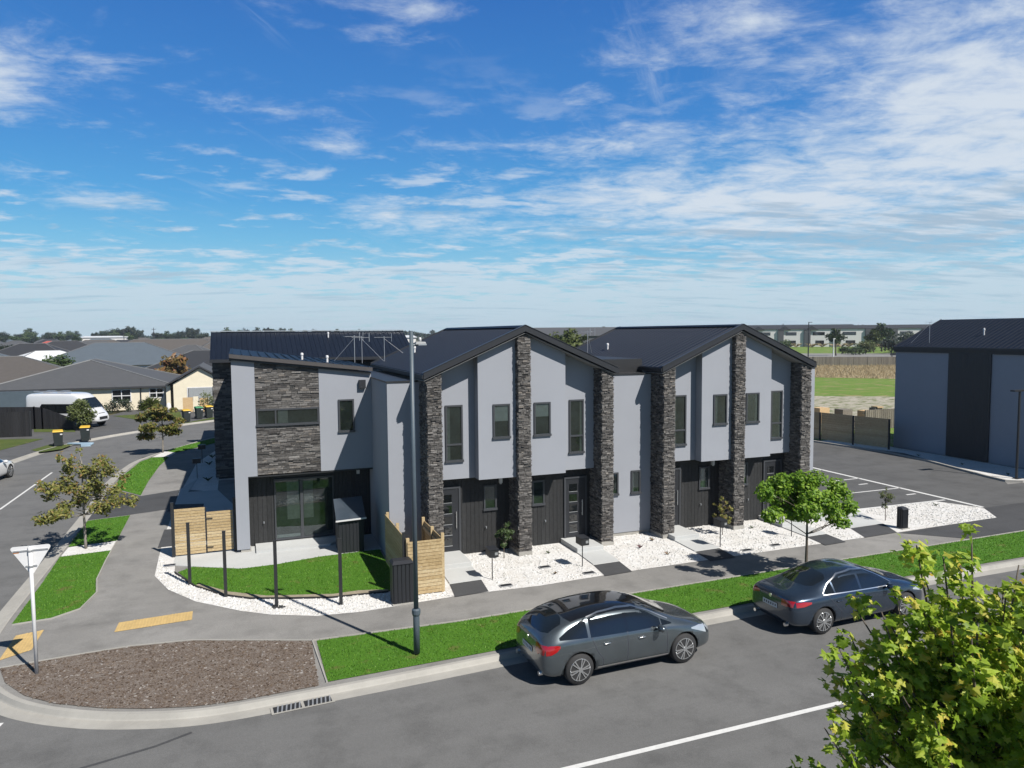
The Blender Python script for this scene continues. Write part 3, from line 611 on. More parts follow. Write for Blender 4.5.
def boards(mb, x0, x1, y0, y1, z0, z1, bw=.15, gap=.008, axis='x'):
    a = x0 if axis == 'x' else y0; e = x1 if axis == 'x' else y1
    while a < e-.01:
        b = min(a+bw, e)
        if axis == 'x': mb.box(a, b-gap, y0, y1, z0, z1)
        else: mb.box(x0, x1, a, b-gap, z0, z1)
        a += bw
def door(parent, x0, x1, z0, z1, y, lites, handle_x):
    f = MB(); f.box(x0, x0+.06, y-.06, y, z0, z1); f.box(x1-.06, x1, y-.06, y, z0, z1); f.box(x0+.06, x1-.06, y-.06, y, z1-.06, z1)
    o = MB().box(x0+.06, x1-.06, y-.035, y, z0, z1-.06).build('door', M['charcoal'], parent)
    f.build('frame', M['frame'], o)
    n = 5; h = (z1-z0-.35)/n
    for k in range(n):
        zb = z0+.15+k*h
        MB().box(lites[0], lites[1], y-.046, y-.036, zb+.05, zb+h-.05).build('glass_panel', M['carglass'], o)
        MB().box(lites[0]-.01, lites[1]+.01, y-.05, y-.037, zb+.028, zb+.045).build('glazing_bar', M['galv'], o)
    hd = MB().tube([(handle_x, y-.09, 1.05), (handle_x, y-.09, 1.6)], .017, 8); hd.box(handle_x-.01, handle_x+.01, y-.09, y-.03, 1.1, 1.12); hd.box(handle_x-.01, handle_x+.01, y-.09, y-.03, 1.52, 1.54)
    hd.build('handle', M['galv'], o); return o
def gable_roof(parent, xc, hw, y0, y1, ze, zr, th=.21, m='roofdark', rib=.305, axis='y'):
    # gable roof with ridge along y, pressed metal ribs, barge boards and gutters
    mb = MB(); s = (zr-ze)/hw
    for sg in (-1, 1):
        xe = xc+sg*hw
        P = [(xc, y0, zr-th*.4), (xe, y0, ze-th*.4), (xe, y1, ze-th*.4), (xc, y1, zr-th*.4), (xc, y0, zr), (xe, y0, ze), (xe, y1, ze), (xc, y1, zr)]
        if sg > 0: P = [P[i] for i in (0, 3, 2, 1, 4, 7, 6, 5)]
        mb.add(P, [(0, 1, 2, 3), (4, 7, 6, 5), (0, 4, 5, 1), (1, 5, 6, 2), (2, 6, 7, 3), (3, 7, 4, 0)])
        y = y0+.12
        while y < y1-.1:
            mb.hexa([(xc+sg*.08, y-.012, zr-s*.08+.001), (xe, y-.012, ze+.001), (xe, y+.012, ze+.001), (xc+sg*.08, y+.012, zr-s*.08+.001),
                     (xc+sg*.08, y-.006, zr-s*.08+.014), (xe, y-.006, ze+.014), (xe, y+.006, ze+.014), (xc+sg*.08, y+.006, zr-s*.08+.014)]); y += rib
    ro = mb.build('roof', M[m], parent)
    for yy0, yy1 in ((y0-.03, y0+.02), (y1-.02, y1+.03)):
        b = MB()
        for sg in (-1, 1):
            xe = xc+sg*(hw+.02)
            b.wall([(xc, zr+.05), (xe, ze+.04), (xe, ze-th+.05), (xc, zr-th+.06)], yy0, yy1)
        b.build('barge_board', M['charcoal'], ro)
    fl = MB()
    for sg in (-1, 1):
        a_ = (xc, zr+.055); c_ = (xc+sg*(hw+.03), ze+.045); fl.wall([a_, c_, (c_[0], c_[1]+.012), (a_[0], a_[1]+.012)], y0-.05, y0+.10)
    fl.build('barge_flashing', M['frame'], ro)
    rc = MB()
    for sg in (-1, 1):
        a_ = (xc, zr+.035); c_ = (xc+sg*.16, zr-s*.16+.04); rc.wall([a_, c_, (c_[0], c_[1]+.01), (a_[0], a_[1]+.015)], y0-.03, y1+.03)
    rc.build('ridge_cap', M['roofdark'], ro)
    sf = MB()
    for sg in (-1, 1): sf.wall([(xc, zr-th-.005), (xc+sg*hw, ze-th-.005), (xc+sg*hw, ze-th+.01), (xc, zr-th+.01)], y0+.02, y0+1.35)
    sf.build('soffit', M['soffit'], ro)
    for sg in (-1, 1):
        xe = xc+sg*(hw+.06); MB().box(min(xe, xe-sg*.1), max(xe, xe-sg*.1), y0, y1, ze-.14, ze-.02).build('gutter', M['charcoal'], ro)
    return ro
def vent(parent, x, y, z, h=.3):
    mb = MB().tube([(x, y, z-.15), (x, y, z+h*.7)], .04, 10); mb.tube([(x, y, z+h*.68), (x, y, z+h), (x, y, z+h+.02)], [.058, .052, .02], 10)
    return mb.build('roof_vent', M['white'], parent)
def antenna(x, y, z, h, az, label, brace=(1.1, .2)):
    t = thing('television_antenna', label, 'antenna', (x, y, z), az, 'television antennas on the roofs')
    MB().tube([(0, 0, -.05), (0, 0, h)], .013, 6).build('mast', M['galv'], t, local=True)
    MB().tube([(0, 0, h*.9), (brace[0], brace[1], -.02)], .008, 6).build('brace', M['galv'], t, local=True)
    b = MB().tube([(-.40, 0, h-.05), (.30, 0, h-.05)], .010, 6)
    for k in range(6): xk = -.36+k*.12; l = .22-.015*k; b.tube([(xk, -l, h-.04), (xk, l, h-.04)], .006, 4)
    b.tube([(.3, -.15, h-.22), (.3, -.15, h+.12)], .008, 4); b.tube([(.3, .15, h-.22), (.3, .15, h+.12)], .008, 4)
    b.build('aerial', M['galv'], t, local=True)
    return t

# ------------------------------------------------------------------ the terrace
T = thing('terrace_building', 'two-storey grey and black terrace with twin dark gables and stacked stone pillars on the corner', 'terrace', (8, 26, .1))
SL = .432
def block(xc, seed, win_dx=0):
    hw = 3.38; ze = 6.23; zr = 7.69; X = lambda x: x-8.82+xc
    under = lambda x: zr-.21-SL*abs(x-xc)
    gable_roof(T, xc, hw, 22.2, 31.6, ze, zr)
    # recessed outer panels, full width above the ground floor
    wl, wr = X(5.97), X(11.68)
    MB().wall([(wl, 2.74), (wr, 2.74), (wr, under(wr)), (xc, under(xc)), (wl, under(wl))], 22.9, 23.1).build('upper_wall', M['plaster'], T)
    il, ir = X(7.28), X(10.38)
    for a, b in ((il, X(8.60)), (X(9.02), ir)):
        pts = [(a, 2.73), (b, 2.73), (b, under(b)-.01), (a, under(a)-.01)]
        MB().wall(pts, 22.5, 22.89).build('projecting_wall', M['plaster'], T)
    MB().box(wl, wr, 22.6, 23.62, 2.60, 2.648).build('soffit', M['dark'], T) if False else None
    # ground floor boards
    for a_, b_ in ((6.0, 8.6), (9.02, 11.66)): mb = MB(); boards(mb, X(a_), X(b_), 23.2, 23.35, .12, 2.75); mb.build('board_cladding', M['clad'], T)
    MB().box(X(5.9), X(11.7), 23.33, 31.4, .1, 6.0).build('inner_wall', M['dark'], T)  # also the block's side walls; black stands in for shade below the eaves
    # pillars
    pt = lambda x: zr-.19-SL*abs(x-xc)
    for k, (a, b) in enumerate([(5.56, 6.0), (8.6, 9.02), (11.66, 12.08)]):
        stone_pillar(T, X(a), X(b), 22.3, 23.3, .24, pt, seed+k)
    window(T, X(6.28), X(6.87), 3.33, 5.17, 22.9, transoms=(3.88,), curtain=[(X(6.34), X(6.44))])
    window(T, X(7.78), X(8.37), 4.07, 5.18, 22.5, blind=4.62 if seed < 50 else None, curtain=None if seed < 50 else [(X(7.85), X(7.95))])
    window(T, X(9.22), X(9.82), 4.07, 5.18, 22.5, blind=4.70 if seed < 50 else None, curtain=None if seed < 50 else [(X(9.65), X(9.78))])
    window(T, X(10.69), X(11.25), 3.33, 5.18, 22.9, transoms=(3.92,), curtain=[(X(11.1), X(11.19))])
    window(T, X(7.66), X(8.12), 1.55, 2.38, 23.2, curtain=[(X(7.78), X(7.88))] if seed > 50 else None)
    window(T, X(9.42), X(9.88), 1.55, 2.40, 23.2)
    door(T, X(6.02), X(6.84), .27, 2.43, 23.2, (X(6.14), X(6.54)), X(6.68))
    door(T, X(10.62), X(11.5), .27, 2.43, 23.2, (X(10.82), X(11.12)), X(11.30))
    for lx in (8.26,):
        l = MB().box(X(lx)-.05, X(lx)+.05, 23.10, 23.2, 2.44, 2.60).build('wall_light', M['white'], T)
        MB().tube([(X(lx), 23.14, 2.40), (X(lx), 23.14, 2.44)], .04, 8).build('lamp_glass', M['galv'], l)
    for tx in (7.73, 9.9):
        MB().tube([(X(tx), 23.2, .98), (X(tx), 23.13, .99), (X(tx), 23.12, .93)], [.016, .02, .014], 6).build('hose_tap', M['galv'], T)
    vent(T, xc-2.2, 28.5, zr-SL*2.2+.0, .25)
block(8.82, 10); block(17.37, 60)
# flat roofed links between the gables
def link(x0, x1, y0=23.4, top=5.93, name='link_wall'):
    w = MB().box(x0, x1, y0, 31.2, .24, top).build(name, M['plaster'], T)
    MB().box(x0+.005, x1-.005, y0+.03, 31, .05, .24).build('footing', M['concrete'], w)
    MB().box(x0-.03, x1+.03, y0-.03, 31.2, top, top+.05).build('parapet_cap', M['dark'], w)
    return w
l1 = link(4.5, 5.62, 23.35); l2 = link(12.06, 14.13, 23.15, 5.96)
window(T, 12.30, 12.75, 1.65, 2.46, 23.15); window(T, 13.27, 13.66, 1.65, 2.48, 23.15, curtain=[(13.33, 13.40)])
MB().box(20.62, 20.96, 22.45, 31.3, .1, 6.08).build('side_wall', M['plaster'], T)
MB().box(20.58, 20.99, 22.40, 31.3, 6.08, 6.14).build('parapet_cap', M['dark'], T)
MB().box(12.08, 14.1, 23.8, 31.5, 5.95, 6.5).build('roof_upstand', M['dark'], T)
# end unit with the skillion roof
ey = 26.2
def etop(x): return 6.76-(x+.15)/4.7*.62
MB().wall([(-.15, 2.70), (.58, 2.70), (.58, etop(.58)), (-.15, etop(-.15))], ey, ey+.5).build('upper_wall', M['plaster'], T)
MB().wall([(2.68, 2.72), (4.49, 2.72), (4.49, etop(4.49)), (2.68, etop(2.68))], ey, ey+.5).build('upper_wall', M['plaster'], T)
MB().box(-.15, .27, ey, ey+.42, .22, 2.70).build('column', M['plaster'], T)
MB().box(-.03, .30, ey+.03, ey+.40, .1, .22).build('footing', M['concrete'], T)
rng = random.Random(5); mb = MB(); mb.wall([(.6, 2.74), (2.66, 2.74), (2.66, etop(2.66)), (.6, etop(.6))], ey+.04, ey+.5)
ledge_face(mb, rng, (.59, ey+.03), (1, 0), 2.08, 2.74, 4.42, (0, -1), etop, .04, .085, .10, .40); ledge_face(mb, rng, (.59, ey+.03), (1, 0), 2.08, 4.97, 6.8, (0, -1), etop, .04, .085, .10, .40)
mb.build('stone_wall', M['stone'], T)
window(T, .60, 2.66, 4.42, 4.98, ey+.02, mullions=(1.22,), curtain=[(1.3, 1.42), (1.42, 1.62)])
window(T, 3.32, 3.87, 4.07, 5.21, ey)
o = MB().box(4.05, 4.28, ey-.13, ey, 5.58, 5.88).build('wall_vent', M['charcoal'], T)
MB().box(.28, 4.49, 26.95, 27.1, .1, 2.75).build('inner_wall', M['dark'], T)
for a_, b_ in ((.27, 1.10), (3.2, 4.49)): mb = MB(); boards(mb, a_, b_, 26.86, 26.95, .12, 2.72); mb.build('board_cladding', M['clad'], T)
MB().box(.27, 4.49, ey+.02, 26.95, 2.655, 2.70).build('soffit', M['dark'], T)
# sliding door with two tall panes
sd = MB(); y = 26.9
for a, b in ((1.12, 2.05), (2.05, 3.18)):
    sd.box(a, a+.05, y-.05, y+.03, .24, 2.42); sd.box(b-.05, b, y-.05, y+.03, .24, 2.42); sd.box(a+.05, b-.05, y-.05, y+.03, 2.36, 2.42); sd.box(a+.05, b-.05, y-.05, y+.03, .24, .30)
sdo = sd.build('sliding_door', M['frame'], T)
MB().box(1.17, 2.0, y-.012, y-.008, .30, 2.36).build('pane', M['glass'], sdo); MB().box(2.1, 3.13, y-.022, y-.018, .30, 2.36).build('pane', M['glass'], sdo)
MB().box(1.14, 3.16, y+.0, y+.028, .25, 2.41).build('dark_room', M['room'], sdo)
MB().box(1.55, 1.98, y-.006, y-.001, .95, 2.30).build('curtain', M['curtain'], sdo); MB().box(2.12, 2.45, y-.006, y-.001, .95, 2.30).build('curtain', M['curtain'], sdo); MB().box(1.18, 1.98, y-.007, y-.002, .31, .42).build('curtain', M['blind'], sdo)  # pale panels added for the light interior shapes and reflection in the panes
MB().box(4.0, 4.1, 26.76, 26.86, 2.42, 2.58).build('wall_light', M['white'], T)
MB().tube([(.75, 26.86, .95), (.75, 26.79, .96), (.75, 26.78, .90)], [.016, .02, .014], 6).build('hose_tap', M['galv'], T)
MB().box(-.15, .0, ey+.5, 40.2, .1, 6.3).build('side_wall', M['plaster'], T)
MB().box(4.5, 4.62, 31.0, 31.2, .1, 5.9).build('rear_wall', M['plaster'], T)
MB().box(4.492, 4.56, 23.42, 31.0, .1, 5.92).build('side_wall', M['plaster'], T)
# skillion roof
fl, fr_, bl, br = (-.18, 26.10, 6.875), (4.56, 26.10, 6.315), (-.18, 31.4, 6.97), (4.50, 31.4, 6.34)
rf = MB().hexa([(*fl[:2], fl[2]-.06), (*fr_[:2], fr_[2]-.06), (*br[:2], br[2]-.06), (*bl[:2], bl[2]-.06), fl, fr_, br, bl])
x = -.1
while x < 4.5:
    t_ = (x+.18)/4.68; z0 = fl[2]+(fr_[2]-fl[2])*t_; z1 = bl[2]+(br[2]-bl[2])*t_
    rf.hexa([(x-.014, 26.10, z0), (x+.014, 26.10, z0), (x+.014, 31.4, z1), (x-.014, 31.4, z1), (x-.008, 26.10, z0+.03), (x+.008, 26.10, z0+.03), (x+.008, 31.4, z1+.03), (x-.008, 31.4, z1+.03)]); x += .3
rfo = rf.build('roof', M['roofdark'], T)
MB().wall([(-.20, 6.87), (4.52, 6.31), (4.52, 6.18), (-.20, 6.74)], 26.02, 26.10).build('gutter', M['gutter'], rfo)
MB().wall([(-.16, 6.73), (4.48, 6.15), (4.48, 6.09), (-.16, 6.67)], 26.08, 26.2).build('soffit', M['charcoal'], rfo)
MB().wall([(-.20, 6.88), (-.16, 6.88), (-.16, 6.60), (-.20, 6.60)], 26.10, 31.4).build('barge_board', M['charcoal'], rfo)
vent(T, 2.25, 27.5, 6.62, .2); vent(T, 3.1, 27.2, 6.52, .2)
antenna(4.4, 29.3, 6.4, 1.05, 0.3, 'television antenna standing on the low skillion roof left of its two neighbours', (-.7, .5))
antenna(4.85, 30.3, 6.35, 1.05, -.2, 'middle television antenna of the three, behind the skillion roof edge', (.9, .3))
antenna(5.75, 30.2, 6.40, 1.0, -.2, 'television antenna with a long white brace on the left gable roof', (1.15, .2))
antenna(14.45, 29.0, 6.4, 1.15, .3, 'television antenna in the valley between the two gable roofs', (.5, .2))

# ------------------------------------------------------------------ rear terrace block along the side street
Rr = thing('rear_terrace_building', 'dark ribbed-roof terrace block with a stone corner behind the end townhouse', 'building', (4, 43, .1))
def xridge_roof(parent, x0, x1, yc, hw, ze, zr, m='roofdark', rib=.25, th=.2, rh=.022):
    mb = MB(); s = (zr-ze)/hw
    for sg in (-1, 1):
        ye = yc+sg*hw
        P = [(x0, yc, zr-.08), (x1, yc, zr-.08), (x1, ye, ze-.08), (x0, ye, ze-.08), (x0, yc, zr), (x1, yc, zr), (x1, ye, ze), (x0, ye, ze)]
        if sg < 0: P = [P[i] for i in (3, 2, 1, 0, 7, 6, 5, 4)]
        mb.hexa(P)
        if rib:
            x = x0+.05
            while x < x1:
                mb.hexa([(x-.02, ye, ze+.001), (x+.02, ye, ze+.001), (x+.02, yc, zr+.001), (x-.02, yc, zr+.001), (x-.01, ye, ze+rh), (x+.01, ye, ze+rh), (x+.01, yc, zr+rh), (x-.01, yc, zr+rh)] if sg < 0 else
                        [(x-.02, yc, zr+.001), (x+.02, yc, zr+.001), (x+.02, ye, ze+.001), (x-.02, ye, ze+.001), (x-.01, yc, zr+rh), (x+.01, yc, zr+rh), (x+.01, ye, ze+rh), (x-.01, ye, ze+rh)]); x += rib
    ro = mb.build('roof', M[m], parent)
    for ya in (yc-hw-.1, yc+hw): MB().box(x0-.02, x1+.02, ya, ya+.1, ze-.16, ze+.0).build('gutter', M['charcoal'], ro)
    MB().box(x0-.03, x1+.03, yc-.12, yc+.12, zr+.02, zr+.065).build('ridge_cap', M['galv'] if rib == .25 else M['charcoal'], ro)
    return ro
xridge_roof(Rr, -1.2, 9.3, 43.0, 3.3, 6.28, 7.66)
MB().box(-1.0, 9.2, 40.42, 46, .1, 6.15).build('wall', M['dark'], Rr)
MB().wall([(-1.0, 6.15), (9.2, 6.15), (9.2, 6.3), (-1.0, 6.3)], 39.9, 46.1).build('soffit', M['dark'], Rr)
MB().wall([(9.1, 6.1), (9.2, 6.1), (9.2, 6.2), (9.1, 6.2)], 40, 46).build('barge_board', M['dark'], Rr)
mb = MB(); rng = random.Random(9); mb.box(-1.08, -.2, 40.3, 40.43, .2, 6.1); ledge_face(mb, rng, (-1.1, 40.3), (1, 0), .95, .2, 6.1, (0, -1), None, .06, .11, .15, .45); ledge_face(mb, rng, (-1.1, 41), (0, -1), .7, .2, 6.1, (-1, 0), None, .06, .11, .15, .45); mb.build('stone_pillar', M['stone'], Rr)
# link roof, stone and gables further along the west front (they throw the shadows on the side path)
for yy in (47, 52):
    MB().box(-1.0, .5, yy, yy+.45, .2, 5.9).build('stone_pillar', M['stone'], Rr)
MB().box(-.2, 8, 46, 58, .1, 5.6).build('wall', M['plaster'], Rr)
vent(Rr, 4.9, 42.2, 7.35, .25)

# ------------------------------------------------------------------ building on the right
B2 = thing('side_building', 'long dark-roofed grey building in shade across the car park', 'building', (43, 28, .1))
MB().box(38.8, 46.6, 20, 34.7, .1, 6.15).build('wall', M['plaster'], B2)
for a_, b_ in ((28.42, 31.0), (20, 22.3)): mb = MB(); boards(mb, 38.72, 38.80, a_, b_, .12, 6.12, axis='y'); mb.build('board_cladding', M['dark'], B2)
MB().box(38.84, 38.96, 20, 34.68, .02, .12).build('footing', M['concrete'], B2)
o = None
mb = MB(); zr, ze = 8.1, 6.42
for sg in (-1, 1):
    xe = 42.7+sg*4.0
    P = [(42.7, 19.7, zr-.08), (xe, 19.7, ze-.08), (xe, 34.78, ze-.08), (42.7, 34.78, zr-.08), (42.7, 19.7, zr), (xe, 19.7, ze), (xe, 34.78, ze), (42.7, 34.78, zr)]
    if sg < 0: P = [P[i] for i in (1, 0, 3, 2, 5, 4, 7, 6)]
    mb.hexa(P)
    y = 19.8
    s_ = (zr-ze)/4.2
    while y < 34.75:
        q = [(42.7+sg*.1, y-.012, zr-s_*.1), (xe, y-.012, ze), (xe, y+.012, ze), (42.7+sg*.1, y+.012, zr-s_*.1)]
        mb.hexa(q+[(a, b+(.006 if i < 2 else -.006), c+.03) for i, (a, b, c) in enumerate(q)]); y += .305
ro = mb.build('roof', M['roofdark'], B2)
MB().box(38.6, 38.7, 19.7, 34.76, 6.28, 6.43).build('gutter', M['charcoal'], ro)
MB().box(38.7, 38.79, 19.8, 34.72, 6.10, 6.14).build('soffit', M['dark'], B2)
MB().box(38.72, 38.80, 19.9, 34.8, 6.10, 6.34).build('fascia', M['dark'], B2)
MB().wall([(38.68, 6.46), (42.7, 8.13), (46.7, 6.46), (46.7, 6.2), (42.7, 7.85), (38.68, 6.2)], 34.78, 34.82).build('barge_board', M['charcoal'], ro)
MB().wall([(38.8, 6.15), (46.6, 6.15), (42.7, 7.9)], 20, 34.8).build('gable_wall', M['plaster'], B2)
antenna(39.3, 32.77, 6.70, 1.25, .9, 'television antenna on the dark roof of the building across the car park', (-.1, 1.0))
vent(B2, 40.4, 30.14, 7.14, .38)
# ------------------------------------------------------------------ street furniture
t = thing('street_lamp', 'tall blue-grey lamp pole with a small lantern arm at the top', 'street lamp', (3.70, 16.23, .1))
MB().tube([(0, 0, .05), (0, 0, .95), (0, 0, 1.0)], [.074, .074, .06], 14).build('lower_pole', M['lampblue'], t, True, True)
MB().tube([(0, 0, .93), (0, 0, .98), (0, 0, 1.07), (0, 0, 1.10)], [.08, .10, .10, .065], 14).build('collar', M['lampblue'], t, local=True)
MB().tube([(0, 0, 1.05), (0, 0, 7.46)], [.056, .045], 14).build('pole', M['lampblue'], t, local=True, smooth=True)
a = MB().tube([(0, 0, 7.13), (.12, .0, 7.15), (.2, .0, 7.17)], .03, 8).build('arm', M['lampblue'], t, local=True)
mb = MB(); mb.hexa([(.08, -.06, 7.15), (.34, -.04, 7.16), (.34, .04, 7.16), (.08, .06, 7.15), (.10, -.045, 7.22), (.32, -.03, 7.21), (.32, .03, 7.21), (.10, .045, 7.22)])
hd = mb.build('lamp_head', mat('lantern_grey', (.34, .35, .36), .5), t, local=True, bevel=.01)
MB().box(.15, .34, -.05, .05, 7.135, 7.155).build('lens', M['clearlens'], hd, local=True)
MB().tube([(.20, 0, 7.21), (.20, 0, 7.29), (.20, 0, 7.31)], [.03, .03, .022], 12).build('light_sensor', M['white'], t, local=True, smooth=True)
t = thing('give_way_sign', 'back of a white triangular traffic sign on a white pole in the bark mulch', 'traffic sign', (-4.31, 18.38, .1))
MB().tube([(0, 0, 0), (0, 0, 2.86)], .038, 12).build('pole', M['white'], t, local=True, smooth=True)
def rtri(w, top, bot, r=.05):
    pts = []
    C = [(-w+r*1.2, top-r), (w-r*1.2, top-r), (0, bot+r*1.6)]
    for (cx, cz), (a0, a1) in zip(C, ((225, 90), (90, -45), (-30, -150))):
        for k in range(6):
            a_ = R(a0+(a1-a0)*k/5); pts.append((cx+r*math.cos(a_), cz+r*math.sin(a_)))
    return pts
pl = MB().wall(rtri(.385, 2.86, 2.20), .045, .052).build('sign_plate', M['white'], t, local=True)
MB().wall(rtri(.375, 2.855, 2.21), .0525, .054).build('red_border', mat('sign_red', (.55, .02, .02), .5), pl, local=True)
MB().wall(rtri(.27, 2.81, 2.34), .0545, .056).build('sign_face', M['white'], pl, local=True)
br_ = MB()
br_.box(-.33, .33, .028, .045, 2.745, 2.775); br_.box(-.11, .11, .028, .045, 2.40, 2.43); br_.tube([(0, 0, 2.74), (0, 0, 2.78)], .05, 10); br_.tube([(0, 0, 2.395), (0, 0, 2.435)], .05, 10)
br_.build('bracket', M['galv'], t, local=True)
MB().box(-.33, -.22, .0415, .0445, 2.715, 2.74).build('sticker', mat('orange_sticker', (.65, .24, .05), .6), pl, local=True)
t = thing('slim_lamp_post', 'slim black lamp post with a short crossbar beside the shaded building', 'lamp post', (35.84, 24.79, .1))
MB().tube([(0, 0, 0), (0, 0, 4.35)], [.06, .05], 10).build('pole', M['dark'], t, local=True)
MB().box(-.5, .35, -.12, .12, 4.33, 4.40).build('lamp_head', M['dark'], t, local=True)
MB().box(-.14, .14, -.14, .14, 0, .04).build('base_plate', M['dark'], t, local=True)
posts = [(-1.48, 23.4, 1.86, 'second black post from the left on the corner border, before the pine gate'), (-.47, 21.92, 1.88, 'black fence post on the corner border just left of the white column'),
         (.83, 20.54, 1.84, 'black fence post on the corner border with a dark clod at its foot'), (2.49, 20.07, 1.84, 'black fence post in front of the small garden shed'), (-2.14, 26.57, 1.84, 'black end post at the left of the pine gate'), (-.2, 26.5, 1.86, 'black post between the pine gate and the white column'),
         (4.27, 20.12, 1.80, 'black post behind the dark slatted cabinet at the pine fence')]
for x, y, h, lb in posts:
    t = thing('fence_post', lb, 'fence post', (x, y, .1), 0, 'black posts waiting for fence panels')
    MB().box(-.045, .045, -.03, .03, 0, h).build('post', M['dark'], t, local=True); MB().box(-.05, .05, -.035, .035, h-.01, h+.02).build('cap', M['dark'], t, local=True)
rng = random.Random(2); mb = MB()
for k in range(26): x, y = rng.gauss(.86, .07), rng.gauss(20.47, .05); s_ = rng.uniform(.02, .045); mb.hexa([(x-s_, y-s_, .1), (x+s_, y-s_*.7, .1), (x+s_, y+s_, .1), (x-s_, y+s_, .1), (x-s_*.5, y-s_*.6, .1+s_), (x+s_*.6, y-s_*.3, .1+s_*1.3), (x+s_*.4, y+s_*.6, .1+s_), (x-s_*.4, y+s_*.4, .1+s_*1.5)])
tag(mb.build('soil_clod', M['dark']), 'dark clod of soil at the foot of a black post on the white gravel', 'soil')
# pine gate and fences
def hboards(mb, x0, x1, y0, y1, z0, z1, h=.098, gap=.013, rnd=None):
    z = z0
    while z < z1-.02: mb.box(x0, x1, y0, y1, z, min(z+h, z1)-gap); z += h
g = thing('pine_gate', 'new pine board gate panel and gate between black posts by the white column', 'gate', (-1.15, 26.6, .1))
mb = MB(); hboards(mb, -2.08, -1.14, 26.56, 26.58, .16, 1.74); mb.build('fence_panel', M['pine'], g)
mb = MB(); hboards(mb, -1.09, -.26, 26.56, 26.58, .18, 1.55); go = mb.build('gate_leaf', M['pine'], g)
hb = MB(); hb.box(-1.12, -.9, 26.535, 26.558, 1.30, 1.33); hb.box(-1.12, -.9, 26.535, 26.558, .32, .35); hb.build('hinge', M['dark'], go)
fb = MB(); fb.box(-2.08, -1.15, 26.582, 26.63, .25, .34); fb.box(-2.08, -1.15, 26.582, 26.63, 1.45, 1.54); fb.box(-1.09, -.26, 26.582, 26.62, .3, .38); fb.box(-1.09, -.26, 26.582, 26.62, 1.35, 1.43); fb.build('rail', M['pine'], g)
MB().box(-1.13, -1.1, 26.59, 26.66, .1, 1.7).build('gate_post', M['dark'], g)
g = thing('pine_fence', 'new pine slatted fence enclosure beside the first front door', 'fence', (4.9, 20.1, .1))
mb = MB(); hboards(mb, 4.34, 5.33, 19.97, 19.99, .14, 1.68); mb.build('front_boards', M['pine'], g)
mb = MB(); hboards(mb, 4.34, 4.36, 20.02, 23.3, .14, 1.72); mb.build('side_boards', M['pine'], g)
mb = MB(); hboards(mb, 5.36, 5.38, 20.06, 22.25, .14, 1.66); mb.build('side_boards', M['pine'], g)
for x, y, h in [(5.36, 20.0, 1.78), (4.36, 20.03, 1.72), (4.42, 23.25, 1.72), (5.34, 22.2, 1.72), (4.42, 21.7, 1.74), (5.34, 21.1, 1.7)]:
    MB().box(x-.045, x+.045, y-.02, y+.05, .08, h+.04).build('post', M['pine'], g)
rb = MB(); rb.box(4.37, 4.41, 20.1, 23.2, 1.5, 1.59); rb.box(4.37, 4.41, 20.1, 23.2, .35, .44); rb.box(4.40, 5.32, 19.995, 20.04, 1.45, 1.54); rb.box(5.32, 5.355, 20.1, 22.2, 1.4, 1.49); rb.build('rail', M['pine'], g)
# slatted service cabinets
def cabinet(name, label, x, y, w, d, h, grp=None):
    t = thing(name, label, 'cabinet', (x, y, .1), 0, grp)
    MB().box(-w/2, w/2, -d/2, d/2, .04, h).build('body', M['dark'], t, local=True)
    mb = MB(); n = 5
    for k in range(n): a_ = -w/2+k*w/n; mb.box(a_+.012, a_+w/n-.012, -d/2-.02, -d/2, .04, h-.02)
    for k in range(3): a_ = -d/2+k*d/3; mb.box(-w/2-.02, -w/2, a_+.01, a_+d/3-.01, .04, h-.02)
    mb.build('slats', M['charcoal'], t, local=True)
    MB().hexa([(-w/2-.03, -d/2-.04, h), (w/2+.03, -d/2-.04, h), (w/2+.03, d/2+.02, h), (-w/2-.03, d/2+.02, h), (-w/2+.03, -d/2+.08, h+.07), (w/2-.03, -d/2+.08, h+.07), (w/2-.03, d/2, h+.07), (-w/2+.03, d/2, h+.07)]).build('lid', M['charcoal'], t, local=True)
    MB().box(-w/2-.04, w/2+.05, -d/2-.05, d/2, 0, .04).build('plinth', M['concrete'], t, local=True)
cabinet('utility_cabinet', 'dark slatted cabinet in front of the pine fence', 4.10, 19.66, .55, .38, 1.13)
cabinet('utility_cabinet', 'small dark slatted cabinet on the gravel near the car park', 23.05, 20.12, .27, .25, .74)
t = thing('garden_shed', 'small dark ribbed garden shed with a sloping glossy lid on the lawn', 'shed', (3.5, 25.2, .1))
MB().hexa([(-.44, -.36, 0), (.40, -.36, 0), (.40, .5, 0), (-.44, .5, 0), (-.44, -.36, 1.12), (.40, -.36, 1.14), (.40, .5, 1.62), (-.44, .5, 1.60)]).build('body', M['charcoal'], t, local=True)
mb = MB()
for k in range(7): a_ = -.43+k*.12; mb.box(a_, a_+.06, -.38, -.36, .02, 1.1)
mb.build('ribs', M['charcoal'], t, local=True)
lid = MB().hexa([(-.52, -.46, 1.13), (.46, -.46, 1.16), (.50, .56, 1.70), (-.48, .56, 1.67), (-.52, -.46, 1.15), (.46, -.46, 1.18), (.50, .56, 1.72), (-.48, .56, 1.69)]).build('lid', M['shedroof'], t, local=True)
MB().hexa([(-.54, -.48, 1.12), (.48, -.48, 1.15), (.48, -.46, 1.15), (-.54, -.46, 1.12), (-.54, -.48, 1.17), (.48, -.48, 1.20), (.48, -.46, 1.20), (-.54, -.46, 1.17)]).build('lid_edge', M['white'], lid, local=True)
